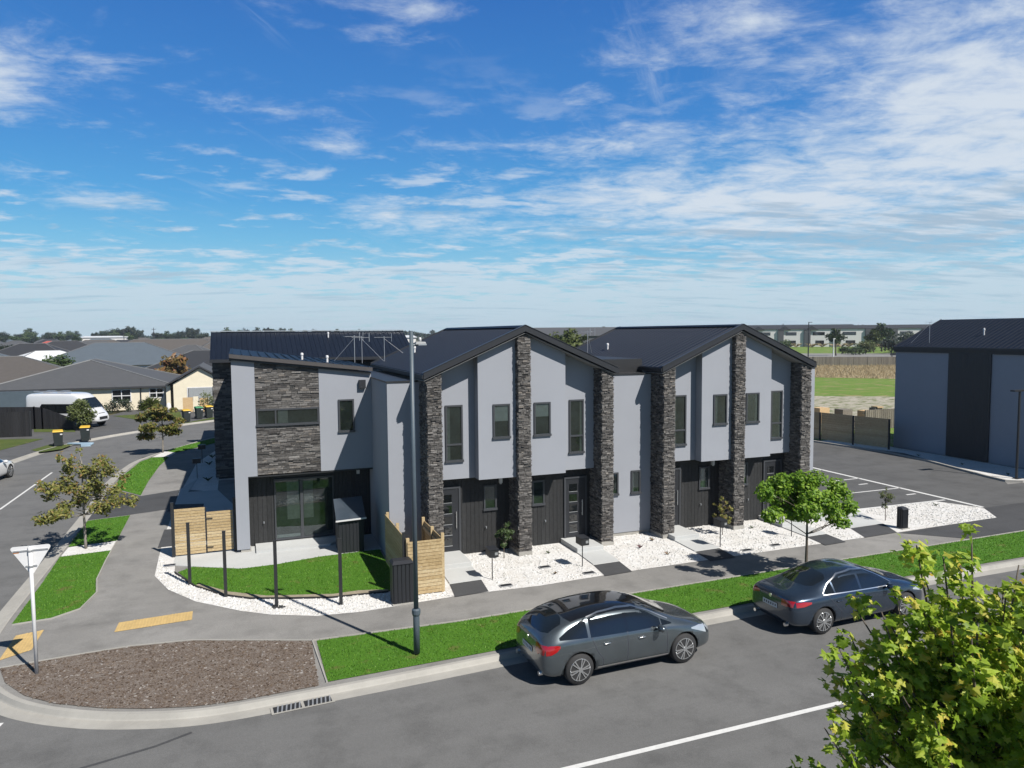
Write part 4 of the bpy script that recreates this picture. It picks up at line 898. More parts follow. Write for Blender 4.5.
# letterboxes
def mailbox(x, y, lb, h=.98, rz=0):
    t = thing('letterbox', lb, 'letterbox', (x, y, .1), rz, 'black letterboxes on thin poles')
    MB().tube([(0, 0, 0), (0, 0, h-.2)], .016, 8).build('pole', M['dark'], t, local=True)
    b = MB().hexa([(-.14, -.2, h-.24), (.14, -.2, h-.24), (.14, .2, h-.24), (-.14, .2, h-.24), (-.14, -.2, h-.02), (.14, -.2, h-.02), (.14, .2, h), (-.14, .2, h)]).build('box', M['dark'], t, local=True, bevel=.008)
    MB().box(-.155, .155, -.215, .215, h-.012, h+.004).build('lid', M['charcoal'], b, local=True)
    MB().box(.02, .11, -.206, -.2005, h-.17, h-.09).build('number_plate', M['galv'], b, local=True)
    MB().box(-.10, .10, -.205, -.2005, h-.075, h-.055).build('slot', M['rubber'], b, local=True)
for x, y, lb in [(7.0, 20.44, 'black letterbox on a pole by the bushy sapling and the first front door'), (10.04, 20.53, 'black letterbox on a pole left of the second door path'), (15.35, 20.68, 'black letterbox on a pole beside the third door path, by the thin sapling'), (18.5, 20.8, 'black letterbox on a pole behind the round green street tree')]: mailbox(x, y, lb)
for x, y, lb in [(-2.05, 41.0, 'nearest black letterbox in the shade on the side street gravel'), (-2.0, 46.0, 'middle black letterbox in the shade by the curving side footpath'), (-1.2, 52.0, 'farthest black letterbox beside the stone corner on the side street')]: mailbox(x, y, lb, 1.05, R(-90))
for i, (x, y) in enumerate([(7.19, 19.77), (9.94, 19.87), (15.9, 19.98), (17.2, 20.1), (8.9, 20.9), (-2.2, 25.6)]):
    t = thing('meter_cover', ['grey service cover plate in the gravel beside the first asphalt path', 'grey service cover plate in the gravel beside the second asphalt path', 'dark service cover plate in the gravel past the third asphalt path', 'dark service cover plate in the gravel left of the fourth asphalt path', 'small service cover in the gravel before the middle pillar', 'grey service cover on the gravel left of the pine gate'][i], 'service cover', (x, y, .118))
    MB().box(-.19, .19, -.1, .1, 0, .02).build('frame', M['galv'], t, local=True); MB().box(-.16, .16, -.075, .075, .018, .026).build('cover', M['charcoal'], t, local=True)

# ------------------------------------------------------------------ wheelie bins
def make_bin(label, lidm, loc, rz=0):
    t = thing('wheelie_bin', label, 'wheelie bin', loc, rz, 'kerbside wheelie bins')
    MB().hexa([(-.24, -.28, .03), (.24, -.28, .03), (.24, .22, .03), (-.24, .22, .03), (-.3, -.36, .98), (.3, -.36, .98), (.3, .34, .98), (-.3, .34, .98)]).build('body', M['binbody'], t, local=True, bevel=.02)
    MB().hexa([(-.32, -.40, .98), (.32, -.40, .98), (.32, .38, .98), (-.32, .38, .98), (-.30, -.36, 1.04), (.30, -.36, 1.04), (.28, .34, 1.08), (-.28, .34, 1.08)]).build('lid', lidm, t, local=True, bevel=.015)
    MB().tube([(-.28, .40, .95), (.28, .40, .95)], .018, 6).build('handle', M['binbody'], t, local=True)
    for sx in (-1, 1): MB().tube([(sx*.26, .24, .1), (sx*.31, .24, .1)], .1, 12).build('wheel', M['rubber'], t, local=True)
    MB().box(.12, .26, -.362, -.356, .78, .86).build('sticker', M['white'], t, local=True)
make_bin('yellow-lid bin on the grass island, left of its neighbour', M['binyellow'], (-11.4, 57.0, .11), .2)
make_bin('yellow-lid bin beside the pale blue cardboard', M['binyellow'], (-10.1, 58.9, .11), .1)
make_bin('yellow-lid bin on the verge before the brown gate of the cream house', M['binyellow'], (-4.1, 68.4, .11), .3)
make_bin('green-lid bin between two yellow-lid bins', M['bingreen'], (-3.2, 70.6, .11), .3)
make_bin('yellow-lid bin just right of the green-lid bin', M['binyellow'], (-2.4, 71.2, .11), .3)
mb = MB(); mb.hexa([(-11.0, 57.7, .11), (-9.5, 57.3, .02), (-9.4, 57.7, .02), (-10.9, 58.1, .11), (-11.0, 57.7, .2), (-9.6, 57.3, .08), (-9.4, 57.7, .14), (-10.9, 58.1, .16)])
mb.hexa([(-10.0, 56.6, .02), (-9.4, 56.7, .01), (-9.6, 57.3, .02), (-10.1, 57.2, .02), (-10.0, 56.6, .14), (-9.5, 56.7, .06), (-9.6, 57.3, .10), (-10.1, 57.2, .18)])
tag(mb.build('cardboard', M['bluetarp']), 'flattened pale blue cardboard on the kerb by the yellow-lid bins', 'cardboard')

# ------------------------------------------------------------------ cars
def sub_loft(sections, closed=True, lv=2):
    n = len(sections[0]); vs = [p for s in sections for p in s]; fs = []
    for i in range(len(sections)-1):
        for k in range(n): fs.append((i*n+k, i*n+(k+1) % n, (i+1)*n+(k+1) % n, (i+1)*n+k))
    fs.append(tuple(range(n-1, -1, -1))); fs.append(tuple(range((len(sections)-1)*n, len(sections)*n)))
    me = bpy.data.meshes.new('tmp'); me.from_pydata(vs, [], fs); me.update()
    o = bpy.data.objects.new('tmp', me); COL.objects.link(o)
    md = o.modifiers.new('s', 'SUBSURF'); md.levels = lv; md.render_levels = lv
    return o
def bake(o, name, mats, parent):
    dg = bpy.context.evaluated_depsgraph_get(); me = bpy.data.meshes.new_from_object(o.evaluated_get(dg)); me.name = name
    bpy.data.objects.remove(o, do_unlink=True)
    r = bpy.data.objects.new(name, me); COL.objects.link(r); me.materials.clear()
    for m in mats: me.materials.append(m)
    if parent is not None: r.parent = parent
    return r
def lerp_tab(tab, x):
    for i in range(len(tab)-1):
        if x <= tab[i+1][0]:
            t_ = (x-tab[i][0])/(tab[i+1][0]-tab[i][0]); t_ = max(0, min(1, t_)); return [a+(b-a)*t_ for a, b in zip(tab[i][1:], tab[i+1][1:])]
    return list(tab[-1][1:])
def make_car(name, label, spec, paint, loc, rz, group=None):
    T_ = thing(name, label, spec.get('cat', 'car'), loc, rz, group)
    L_, W_ = spec['L'], spec['W']; S = spec['st']; xr, xf, wr = spec['xr'], spec['xf'], spec['wr']
    secs = []
    for x, zb, zbelt, zroof, wlow, wbelt, wroof in S:
        hb = W_/2; dz = zroof-zbelt
        a = wlow*hb; b = wbelt*hb; c = wroof*hb
        mid = zb+(zbelt-zb)*.55
        half = [(0, zb), (a*.72, zb), (a*.97, zb+.05), (a*1.0, mid-.08), (a*1.0, mid+.1), (b, zbelt-.05), (b*.965, zbelt+min(.02, dz*.2)), (b*.965+(c-b*.965)*.55, zbelt+dz*.55), (c, zroof-dz*.10-.01), (c*.55, zroof-.004), (0, zroof)]
        ring = [(x, y, z) for y, z in half]+[(x, -y, z) for y, z in half[-2:0:-1]]
        secs.append(ring)
    o = sub_loft(secs)
    cut = []
    for xw in (xr, xf):
        mb = MB().tube([(xw, -W_, wr+.0), (xw, W_, wr+.0)], wr+.055, 32); c_ = mb.build('tmpc', paint); c_.display_type = 'WIRE'
        # keep the middle of the car closed: cut only the outer strips
        c_.hide_render = True
        md = o.modifiers.new('b', 'BOOLEAN'); md.object = c_; md.operation = 'DIFFERENCE'; md.solver = 'EXACT'; cut.append(c_)
    bpy.context.view_layer.update()
    body = bake(o, 'body', [paint, M['rubber']], T_)
    for c_ in cut: bpy.data.objects.remove(c_, do_unlink=True)
    # inside of the arches black, outside smooth
    me = body.data; me.polygons.foreach_set('use_smooth', [True]*len(me.polygons))
    for p in me.polygons:
        c = p.center; n_ = p.normal
        for xw in (xr, xf):
            d = math.hypot(c.x-xw, c.z-wr)
            if d < wr+.075 and abs(n_.y) < .3 and (Vector((n_.x, n_.z)).dot(Vector((xw-c.x, wr-c.z))) > 0): p.material_index = 1; p.use_smooth = False
        if c.z < spec.get('sill', .2)+.03 and n_.z < -.3: p.material_index = 1
    bm = bmesh.new(); bm.from_mesh(me); bvh = BVHTree.FromBMesh(bm); bm.free()
    def hit(o_, d_):
        h, n_, _, _ = bvh.ray_cast(Vector(o_), Vector(d_)); return (h, n_) if h is not None else (None, None)
    def patch(fn, nu, nv, off=.004, outline=None):
        P = [[fn(i/nu, j/nv) for i in range(nu+1)] for j in range(nv+1)]
        vs = []; ok = True
        for row in P:
            for o_, d_ in row:
                h, n_ = hit(o_, d_)
                if h is None: vs.append(None); ok = False
                else:
                    if n_.dot(Vector(d_)) > 0: n_ = -n_
                    vs.append(tuple(h+n_*off))
        fs = []
        for j in range(nv):
            for i in range(nu):
                q = (j*(nu+1)+i, j*(nu+1)+i+1, (j+1)*(nu+1)+i+1, (j+1)*(nu+1)+i)
                if all(vs[k] is not None for k in q): fs.append(q)
        vs = [v if v is not None else (0, 0, .5) for v in vs]
        return vs, fs
    def side(pairs, sgn, name, m, off=.004, nu=None, nv=5, parent=None):
        # pairs: list of (x, zlow, zhigh) along the length
        def fn(u_, v_):
            x = pairs[0][0]+(pairs[-1][0]-pairs[0][0])*u_; lo, hi = lerp_tab(pairs, x); return ((x, sgn*2, lo+(hi-lo)*v_), (0, -sgn, 0))
        vs, fs = patch(fn, nu or 16, nv, off)
        return MB().add(vs, fs).build(name, m, parent or T_, smooth=True, local=True)
    def ends(pairs, sgn, name, m, off=.004, nv=6, parent=None, y0=None):
        # seen from ahead (+1) or behind (-1): (y, zlow, zhigh)
        def fn(u_, v_):
            y = pairs[0][0]+(pairs[-1][0]-pairs[0][0])*u_; lo, hi = lerp_tab(pairs, y); return ((sgn*4, y, lo+(hi-lo)*v_), (-sgn, 0, 0))
        vs, fs = patch(fn, 16, nv, off)
        return MB().add(vs, fs).build(name, m, parent or T_, smooth=True, local=True)
    def topp(pairs, name, m, off=.004, nv=8, parent=None):
        # seen from above: (y, xlow, xhigh)
        def fn(u_, v_):
            y = pairs[0][0]+(pairs[-1][0]-pairs[0][0])*u_; lo, hi = lerp_tab(pairs, y); return ((lo+(hi-lo)*v_, y, 4), (0, 0, -1))
        vs, fs = patch(fn, 16, nv, off)
        return MB().add(vs, fs).build(name, m, parent or T_, smooth=True, local=True)
    for sgn in (-1, 1):
        for k, w_ in enumerate(spec['side_windows']): side(w_, sgn, 'side_window', M['carglass'])
        if 'trim' in spec: side(spec['trim'], sgn, 'window_trim', M['chrome'], .006, nu=40, nv=1)
        if 'trim_top' in spec: side(spec['trim_top'], sgn, 'window_trim', M['chrome'], .006, nu=40, nv=1)
        if 'sill_trim' in spec: side(spec['sill_trim'], sgn, 'sill_trim', M['chrome'], .008, nu=16, nv=1)
        for dl in spec['door_lines']:
            vs = []; 
            for k in range(len(dl)-1):
                (xa, za), (xb, zb_) = dl[k], dl[k+1]
                for s_ in range(5):
                    t_ = s_/4; x = xa+(xb-xa)*t_; z = za+(zb_-za)*t_; h, n_ = hit((x, sgn*2, z), (0, -sgn, 0))
                    if h is not None: vs.append(h-Vector((0, sgn*.001, 0)))
            if len(vs) > 2: MB().tube(vs, .006, 4).build('door_gap', M['ink'], T_, local=True)
        for hx, hz in spec['handles']:
            h, n_ = hit((hx, sgn*2, hz), (0, -sgn, 0))
            if h is not None: MB().tube([(hx-.09, h.y+sgn*.012, hz), (hx-.06, h.y+sgn*.03, hz), (hx+.06, h.y+sgn*.03, hz+.005), (hx+.09, h.y+sgn*.012, hz)], .013, 6).build('door_handle', M['chrome'] if spec.get('chromehandle') else paint, T_, True, True)
        mx, mz = spec['mirror']; h, n_ = hit((mx, sgn*2, mz), (0, -sgn, 0))
        if h is not None:
            y = h.y
            mb = MB().tube([(mx, y-sgn*.02, mz), (mx-.02, y+sgn*.10, mz+.03)], [.03, .03], 6)
            mb.tube([(mx-.02, y+sgn*.06, mz+.05), (mx-.01, y+sgn*.10, mz+.055), (mx-.0, y+sgn*.20, mz+.06), (mx-.02, y+sgn*.27, mz+.06)], [.05, .085, .08, .03], 10)
            mo = mb.build('wing_mirror', paint, T_, True, True)
        side(spec['taillight_side'], sgn, 'tail_light', M['redlens'], .006)
        side(spec['headlight_side'], sgn, 'headlight', M['clearlens'], .006)
        tl = spec['taillight_rear']; tl = [(y*sgn, a, b) for y, a, b in tl]; ends(tl, -1, 'tail_light', M['redlens'], .006)
        hl = [(y*sgn, a, b) for y, a, b in spec['headlight_front']]; ends(hl, 1, 'headlight', M['clearlens'], .006)
        tb = spec.get('exhaust')
        if tb: MB().tube([(tb[0]+.05, sgn*tb[1], tb[2]), (tb[0]-.04, sgn*tb[1], tb[2])], tb[3], 12).build('exhaust', M['chrome'], T_, local=True)
    if 'pillar' in spec:
        for sgn in (-1, 1): side(spec['pillar'], sgn, 'door_pillar', M['blackgloss'], .005, nu=2)
    topp(spec['windscreen'], 'windscreen', M['carglass']); topp(spec['rear_window'], 'rear_window', M['carglass'])
    if 'roof_glass' in spec: topp(spec['roof_glass'], 'glass_roof', M['blackgloss'], .005, 10)
    ends(spec['grille'], 1, 'grille', M['rubber'], .006); ends(spec['rear_plate'], -1, 'number_plate', M['plate'], .012, 2)
    pr_ = spec['rear_plate']; y0_, y1_ = pr_[0][0], pr_[-1][0]; z_ = (pr_[0][1]+pr_[0][2])/2
    for k in range(6):
        yc = y0_+(y1_-y0_)*(k+.8)/6.6; ends([(yc-.02, z_-.03, z_+.03), (yc+.02, z_-.03, z_+.03)], -1, 'plate_mark', M['ink'], .0135, 1)
    if 'badge' in spec:
        bx, bz = spec['badge']; h, n_ = hit((-4, 0, bz), (1, 0, 0))
        if h is not None: MB().tube([h+Vector((.01, 0, 0)), h+Vector((-.012, 0, 0))], .045, 14).build('badge', M['chrome'], T_, local=True)
    # wheels
    ns = spec.get('spokes', 6)
    for xw in (xr, xf):
        for sgn in (-1, 1):
            yo = sgn*(W_/2-.015); yi = sgn*(W_/2-.235); w_ = wr*.70
            mb = MB().tube([(xw, yi, wr), (xw, yi+sgn*.03, wr), (xw, yo-sgn*.03, wr), (xw, yo, wr)], [wr*.93, wr, wr, wr*.93], 36)
            wo = mb.build('wheel', M['rubber'], T_, True, True)
            rb_ = MB().tube([(xw, yo-sgn*.01, wr), (xw, yo+sgn*.004, wr)], [w_+.012, w_+.008], 36); rb_.build('rim_edge', M['alloy'], wo, local=True)
            MB().tube([(xw, yo, wr), (xw, yo+sgn*.0055, wr)], w_-.01, 36).build('rim_well', M['rubber'], wo, local=True)
            sp = MB(); yy = yo+sgn*.008
            for k in range(ns):
                a0 = 2*math.pi*k/ns+.2
                for off_, wd in (((-.15, .013), (.15, .013)) if spec.get('split') else ((0, .05),)):
                    a1 = a0+off_; ca, sa = math.cos(a1), math.sin(a1); pa = (-sa, ca)
                    pts = []
                    for r_, h_ in ((.03, wd*.8), (w_, wd*1.1)):
                        for q in (-1, 1): pts.append((xw+ca*r_+pa[0]*h_*q, wr+sa*r_+pa[1]*h_*q))
                    p4 = [pts[0], pts[1], pts[3], pts[2]]
                    sp.wall(p4, min(yy-sgn*.004, yy+sgn*.012), max(yy-sgn*.004, yy+sgn*.012))
            sp.tube([(xw, yo, wr), (xw, yo+sgn*.026, wr)], .055, 14); sp.build('spokes', M['alloy'], wo, local=True)
    return T_
hatch = dict(L=4.53, W=1.87, xr=-1.39, xf=1.335, wr=.345, split=True, spokes=6, chromehandle=True, cat='car',
  st=[ # x, zbottom, zbelt, ztop, wlow, wbelt, wroof
  (-2.25, .34, .80, .93, .74, .72, .58), (-2.20, .25, .87, 1.03, .86, .83, .68), (-2.06, .20, .94, 1.17, .95, .92, .68), (-1.80, .18, .985, 1.335, .985, .955, .69), (-1.4, .18, .99, 1.455, 1.0, .97, .70),
  (-.9, .18, .975, 1.505, 1.0, .98, .705), (-.3, .18, .96, 1.515, .99, .98, .715), (.2, .18, .945, 1.47, .99, .98, .71), (.55, .18, .935, 1.37, .99, .98, .70), (.95, .18, .925, 1.19, .995, .97, .72),
  (1.25, .18, .90, 1.045, 1.0, .955, .70), (1.6, .19, .85, .955, .985, .92, .62), (1.95, .20, .76, .86, .92, .85, .55), (2.17, .22, .66, .76, .80, .74, .48), (2.27, .30, .55, .62, .60, .58, .40)],
  side_windows=[[(-1.84, 1.03, 1.08), (-1.6, 1.025, 1.21), (-1.17, 1.01, 1.375)], [(-1.10, 1.0, 1.37), (-.6, .99, 1.425), (-.20, .98, 1.43)], [(-.155, .98, 1.43), (.1, .975, 1.40), (.4, .975, 1.30), (.72, .97, 1.12)], [(.745, .975, 1.11), (1.02, .97, .99)]],
  pillar=[(-.215, .99, 1.425), (-.14, .99, 1.42)],
  trim_top=[(-1.12, 1.375, 1.392), (-1.0, 1.395, 1.412), (-.8, 1.425, 1.445), (-.3, 1.445, 1.465), (.1, 1.42, 1.44), (.5, 1.28, 1.30), (.95, 1.06, 1.08)],
  sill_trim=[(-.95, .30, .335), (.9, .285, .32)],
  door_lines=[[(-.18, 1.0), (-.18, .6), (-.2, .27)], [(.84, .95), (.86, .7), (.86, .27)], [(-1.08, 1.0), (-.98, .72), (-.82, .5), (-.80, .27)], [(-.8, .25), (.86, .24)]],
  handles=[(-.72, .83), (.18, .82)], mirror=(.62, .93),
  taillight_side=[(-2.16, .74, .92), (-2.05, .76, .945), (-1.93, .82, .945), (-1.85, .89, .935)], taillight_rear=[(.44, .84, .90), (.58, .74, .94), (.78, .70, .95)],
  headlight_side=[(1.55, .77, .80), (1.8, .68, .80), (2.0, .60, .76)], headlight_front=[(.42, .60, .68), (.6, .60, .74), (.74, .62, .76)],
  windscreen=[(-.64, .55, .90), (-.45, .33, 1.08), (0, .27, 1.17), (.45, .33, 1.08), (.64, .55, .90)],
  rear_window=[(-.60, -2.02, -1.72), (-.4, -2.1, -1.62), (0, -2.13, -1.60), (.4, -2.1, -1.62), (.60, -2.02, -1.72)],
  roof_glass=[(-.645, -1.50, .16), (-.5, -1.58, .25), (0, -1.60, .27), (.5, -1.58, .25), (.645, -1.50, .16)],
  grille=[(-.42, .42, .52), (0, .40, .54), (.42, .42, .52)], rear_plate=[(-.26, .63, .75), (.26, .63, .75)], badge=(0, .90), exhaust=(-2.22, .62, .30, .05))
sedan = dict(L=4.76, W=1.80, xr=-1.42, xf=1.43, wr=.335, split=True, spokes=7, cat='car',
  st=[(-2.36, .36, .78, .90, .74, .72, .55), (-2.30, .26, .86, .985, .86, .82, .64), (-2.12, .22, .91, 1.04, .95, .91, .68), (-1.8, .19, .93, 1.09, .985, .95, .66), (-1.5, .18, .935, 1.17, 1.0, .96, .62), (-1.1, .18, .93, 1.33, 1.0, .965, .62),
  (-.7, .18, .925, 1.425, .99, .97, .64), (-.2, .18, .915, 1.455, .985, .97, .66), (.25, .18, .905, 1.42, .985, .97, .66), (.7, .18, .90, 1.25, .99, .965, .66), (1.1, .18, .885, 1.055, 1.0, .955, .70), (1.5, .18, .85, .975, .995, .94, .66),
  (1.9, .19, .78, .89, .94, .88, .6), (2.2, .21, .69, .79, .84, .78, .5), (2.36, .28, .56, .64, .62, .6, .42)],
  side_windows=[[(-1.30, .985, 1.03), (-1.12, .98, 1.16), (-1.02, .98, 1.22)], [(-.97, .98, 1.24), (-.6, .97, 1.35), (-.18, .965, 1.375)], [(-.10, .965, 1.375), (.2, .96, 1.35), (.5, .955, 1.23), (.9, .95, 1.02)]],
  trim=[(-1.38, .965, .985), (.98, .93, .95)], trim_top=[(-1.38, .99, 1.01), (-1.12, 1.175, 1.195), (-.7, 1.345, 1.365), (-.2, 1.39, 1.41), (.2, 1.365, 1.385), (.6, 1.20, 1.22), (.98, .985, 1.0)],
  door_lines=[[(-.14, .96), (-.14, .6), (-.16, .27)], [(.94, .92), (.98, .7), (.98, .27)], [(-1.25, .96), (-1.05, .72), (-.84, .5), (-.82, .27)], [(-.82, .24), (.98, .24)]],
  handles=[(-.92, .80), (.06, .79)], mirror=(.72, .92),
  taillight_side=[(-2.22, .76, .88), (-2.0, .78, .89), (-1.80, .83, .87)], taillight_rear=[(.40, .82, .88), (.6, .76, .90), (.74, .74, .90)],
  headlight_side=[(1.7, .72, .75), (1.95, .66, .76), (2.15, .60, .70)], headlight_front=[(.45, .58, .66), (.6, .58, .70), (.74, .60, .72)],
  windscreen=[(-.56, .62, .96), (-.4, .45, 1.14), (0, .38, 1.22), (.4, .45, 1.14), (.56, .62, .96)],
  rear_window=[(-.53, -1.48, -1.10), (-.4, -1.60, -.98), (0, -1.66, -.95), (.4, -1.60, -.98), (.53, -1.48, -1.10)],
  grille=[(-.38, .46, .62), (0, .42, .64), (.38, .46, .62)], rear_plate=[(-.26, .60, .72), (.26, .60, .72)], badge=(0, .86), exhaust=(-2.34, .55, .28, .045))
c1 = make_car('parked_car', 'graphite grey hatchback with a black glass roof parked at the terrace kerb', hatch, M['paint_grey'], (7.97, 14.62, .003), R(1.6)); c1.scale = (.972, .965, .975)
make_car('parked_car', 'dark blue saloon parked at the kerb, half hidden by the leafy tree', sedan, M['paint_blue'], (14.74, 14.74, .003), R(1.0)).scale = (.975, .985, .98)
make_car('parked_car', 'white car at the left edge of the side street', sedan, M['paint_white'], (-12.55, 44.6, .003), R(80))
# campervan
cv = thing('campervan', 'white campervan parked on the drive of the cream house behind a bush', 'campervan', (-13.0, 69.15, .1), math.atan2(-.43, .9))
secs = []
for x, zt, w_, zb in [(-3.0, 2.62, .90, .45), (-2.95, 2.78, .99, .40), (-2.0, 2.86, 1.03, .38), (0, 2.86, 1.03, .38), (1.2, 2.84, 1.03, .38), (1.6, 2.66, 1.0, .38), (2.0, 2.2, .97, .38), (2.35, 1.65, .95, .38), (2.75, 1.28, .92, .40), (2.98, 1.05, .82, .42), (3.05, .8, .7, .48)]:
    h_ = [(0, zb), (w_*.9, zb), (w_, zb+.15), (w_, zb+(zt-zb)*.5), (w_*.97, zt-.2), (w_*.86, zt-.03), (0, zt)]
    secs.append([(x, y, z) for y, z in h_]+[(x, -y, z) for y, z in h_[-2:0:-1]])
o = sub_loft(secs, lv=2); cut = []
for xw in (-1.7, 2.2):
    c_ = MB().tube([(xw, -2, .36), (xw, 2, .36)], .42, 24).build('tmpc', M['white']); c_.hide_render = True; md = o.modifiers.new('b', 'BOOLEAN'); md.object = c_; md.solver = 'EXACT'; cut.append(c_)
bpy.context.view_layer.update(); vb = bake(o, 'body', [M['paint_white']], cv)
for c_ in cut: bpy.data.objects.remove(c_, do_unlink=True)
vb.data.polygons.foreach_set('use_smooth', [True]*len(vb.data.polygons))
for sg in (-1, 1):
    MB().wall([(-1.95, 1.35), (-1.5, 1.95), (1.2, 1.95), (1.2, 1.2), (-.3, 1.2)], sg*1.035-.008, sg*1.035+.008).build('side_window', M['carglass'], cv, local=True)
    MB().wall([(1.45, 1.3), (1.5, 1.95), (1.75, 1.95), (2.3, 1.35)], sg*1.0-.012, sg*1.0+.012).build('side_window', M['carglass'], cv, local=True)
    MB().hexa([(2.1, sg*1.05-.04, 1.3), (2.25, sg*1.05-.04, 1.3), (2.25, sg*1.05+.16*sg, 1.3), (2.1, sg*1.05+.16*sg, 1.3), (2.1, sg*1.05-.04, 1.65), (2.2, sg*1.05-.04, 1.65), (2.2, sg*1.05+.16*sg, 1.65), (2.1, sg*1.05+.16*sg, 1.65)]).build('wing_mirror', M['dark'], cv, local=True)
    MB().hexa([(2.78, sg*.5, .95), (2.96, sg*.5, .95), (2.80, sg*.82, .95), (2.6, sg*.82, .95), (2.72, sg*.5, 1.16), (2.86, sg*.5, 1.14), (2.70, sg*.82, 1.18), (2.5, sg*.82, 1.2)]).build('headlight', M['clearlens'], cv, local=True)
    for xw in (-1.7, 2.2):
        w0 = MB().tube([(xw, sg*.80, .36), (xw, sg*.99, .36)], .35, 24).build('wheel', M['rubber'], cv, local=True); MB().tube([(xw, sg*.99, .36), (xw, sg*1.0, .36)], .21, 20).build('rim', M['alloy'], w0, local=True)
MB().hexa([(1.78, -.82, 2.33), (2.42, -.80, 1.62), (2.42, .80, 1.62), (1.78, .82, 2.33), (1.86, -.80, 2.38), (2.50, -.78, 1.66), (2.50, .78, 1.66), (1.86, .80, 2.38)]).build('windscreen', M['carglass'], cv, local=True)
MB().box(2.92, 3.05, -.5, .5, .62, .86).build('grille', M['dark'], cv, local=True); MB().box(2.78, 2.90, -.38, .38, 1.0, 1.15).build('grille', M['dark'], cv, local=True)
for x, l_ in ((-1.9, .7), (-.6, .6)): MB().box(x, x+l_, -.35, .35, 2.84, 2.94).build('roof_hatch', M['galv'], cv, local=True)
MB().tube([(-2.2, -.9, 2.95), (1.0, -.9, 2.95)], .05, 8).build('awning', M['galv'], cv, local=True)
# ------------------------------------------------------------------ trees and plants
def rvec(rng):
    while True:
        v = Vector((rng.uniform(-1, 1), rng.uniform(-1, 1), rng.uniform(-1, 1)))
        if .05 < v.length < 1: return v.normalized()
MAPLE = [(0, -.5), (.12, -.38), (.42, -.45), (.30, -.15), (.5, .08), (.24, .12), (.18, .28), (0, .55), (-.18, .28), (-.24, .12), (-.5, .08), (-.30, -.15), (-.42, -.45), (-.12, -.38)]
def leaf_cloud(clusters, n, size, rng, shape='leaf', shell=.55, flat=.0):
    mb = MB(); V = mb.v; F = mb.f; wsum = sum(r_[0]*r_[1]*r_[2] for _, r_ in clusters)
    for c, r_ in clusters:
        k = max(3, int(n*(r_[0]*r_[1]*r_[2])/wsum))
        for _ in range(k):
            d = rvec(rng); q = rng.random()**shell
            p = Vector((c[0]+d.x*r_[0]*q, c[1]+d.y*r_[1]*q, c[2]+d.z*r_[2]*q))
            nr = (d*.5+rvec(rng)*.75+Vector((.25, -.35, .6))).normalized(); a = nr.orthogonal().normalized(); b = nr.cross(a)
            t_ = rng.uniform(0, 6.283); a, b = a*math.cos(t_)+b*math.sin(t_), b*math.cos(t_)-a*math.sin(t_); s_ = size*rng.uniform(.6, 1.3)
            m0 = len(V)
            if shape == 'maple':
                for (u_, v_) in MAPLE: V.append(tuple(p+a*u_*s_+b*v_*s_+nr*(-abs(u_)*.35*s_+rng.uniform(-.03, .03)*s_)))
                V.append(tuple(p+nr*.03*s_)); c0 = m0+len(MAPLE)
                for i in range(len(MAPLE)): F.append((c0, m0+i, m0+(i+1) % len(MAPLE)))
            elif shape == 'tri':
                V += [tuple(p-a*s_*.5-b*s_*.3), tuple(p+a*s_*.5-b*s_*.2), tuple(p+b*s_*.6)]; F.append((m0, m0+1, m0+2))
            else:
                V += [tuple(p-b*s_*.5), tuple(p+a*s_*.28-nr*s_*.08), tuple(p+b*s_*.5), tuple(p-a*s_*.28-nr*s_*.08)]; F.append((m0, m0+1, m0+2)); F.append((m0, m0+2, m0+3))
    return mb
def limb(mb, p0, p1, r0, r1, rng, bend=.12, n=5, seg=7):
    p0 = Vector(p0); p1 = Vector(p1); d = p1-p0; off = rvec(rng)*d.length*bend
    pts = [p0+d*(i/n)+off*math.sin(math.pi*i/n) for i in range(n+1)]; mb.tube(pts, [r0+(r1-r0)*i/n for i in range(n+1)], seg); return pts
def tree(name, label, cat, loc, clusters, trunk_h, trunk_r, nleaf, lsize, leafm, barkm, seed, shape='leaf', group=None, twigs=3, lean=(0, 0), fork=None, shell=.55):
    rng = random.Random(seed); t = thing(name, label, cat, loc, 0, group)
    mb = MB(); top = Vector((lean[0], lean[1], trunk_h)); fork = fork if fork is not None else trunk_h*.5
    tr = limb(mb, (0, 0, -.05), top, trunk_r, trunk_r*.35, rng, .015, 8, 10)
    for c, r_ in clusters:
        cz = Vector(c); h = max(fork, min(trunk_h*.95, cz.z-abs(Vector((cz.x, cz.y)).length)*.55)); s_ = Vector((lean[0]*h/trunk_h, lean[1]*h/trunk_h, h))
        rr = max(.012, trunk_r*.38*(1-.5*h/max(trunk_h, .1)))
        pts = limb(mb, s_, cz, rr, rr*.3, rng, .12, 5, 6)
        for _ in range(twigs):
            d = rvec(rng); e = cz+Vector((d.x*r_[0], d.y*r_[1], d.z*r_[2]))*.8; limb(mb, pts[rng.randint(2, 4)], e, rr*.35, rr*.1, rng, .12, 3, 4)
    mb.build('trunk', barkm, t, True, True)
    leaf_cloud(clusters, nleaf, lsize, rng, shape, shell).build('crown', leafm, t, local=True)
    return t
def clus(rng, n, c, r_, cr, squash=.7):
    out = []
    for _ in range(n):
        d = rvec(rng); q = rng.uniform(.35, 1)
        s_ = cr*rng.uniform(.7, 1.25); out.append(((c[0]+d.x*r_[0]*q, c[1]+d.y*r_[1]*q, c[2]+d.z*r_[2]*q), (s_, s_, s_*squash)))
    return out
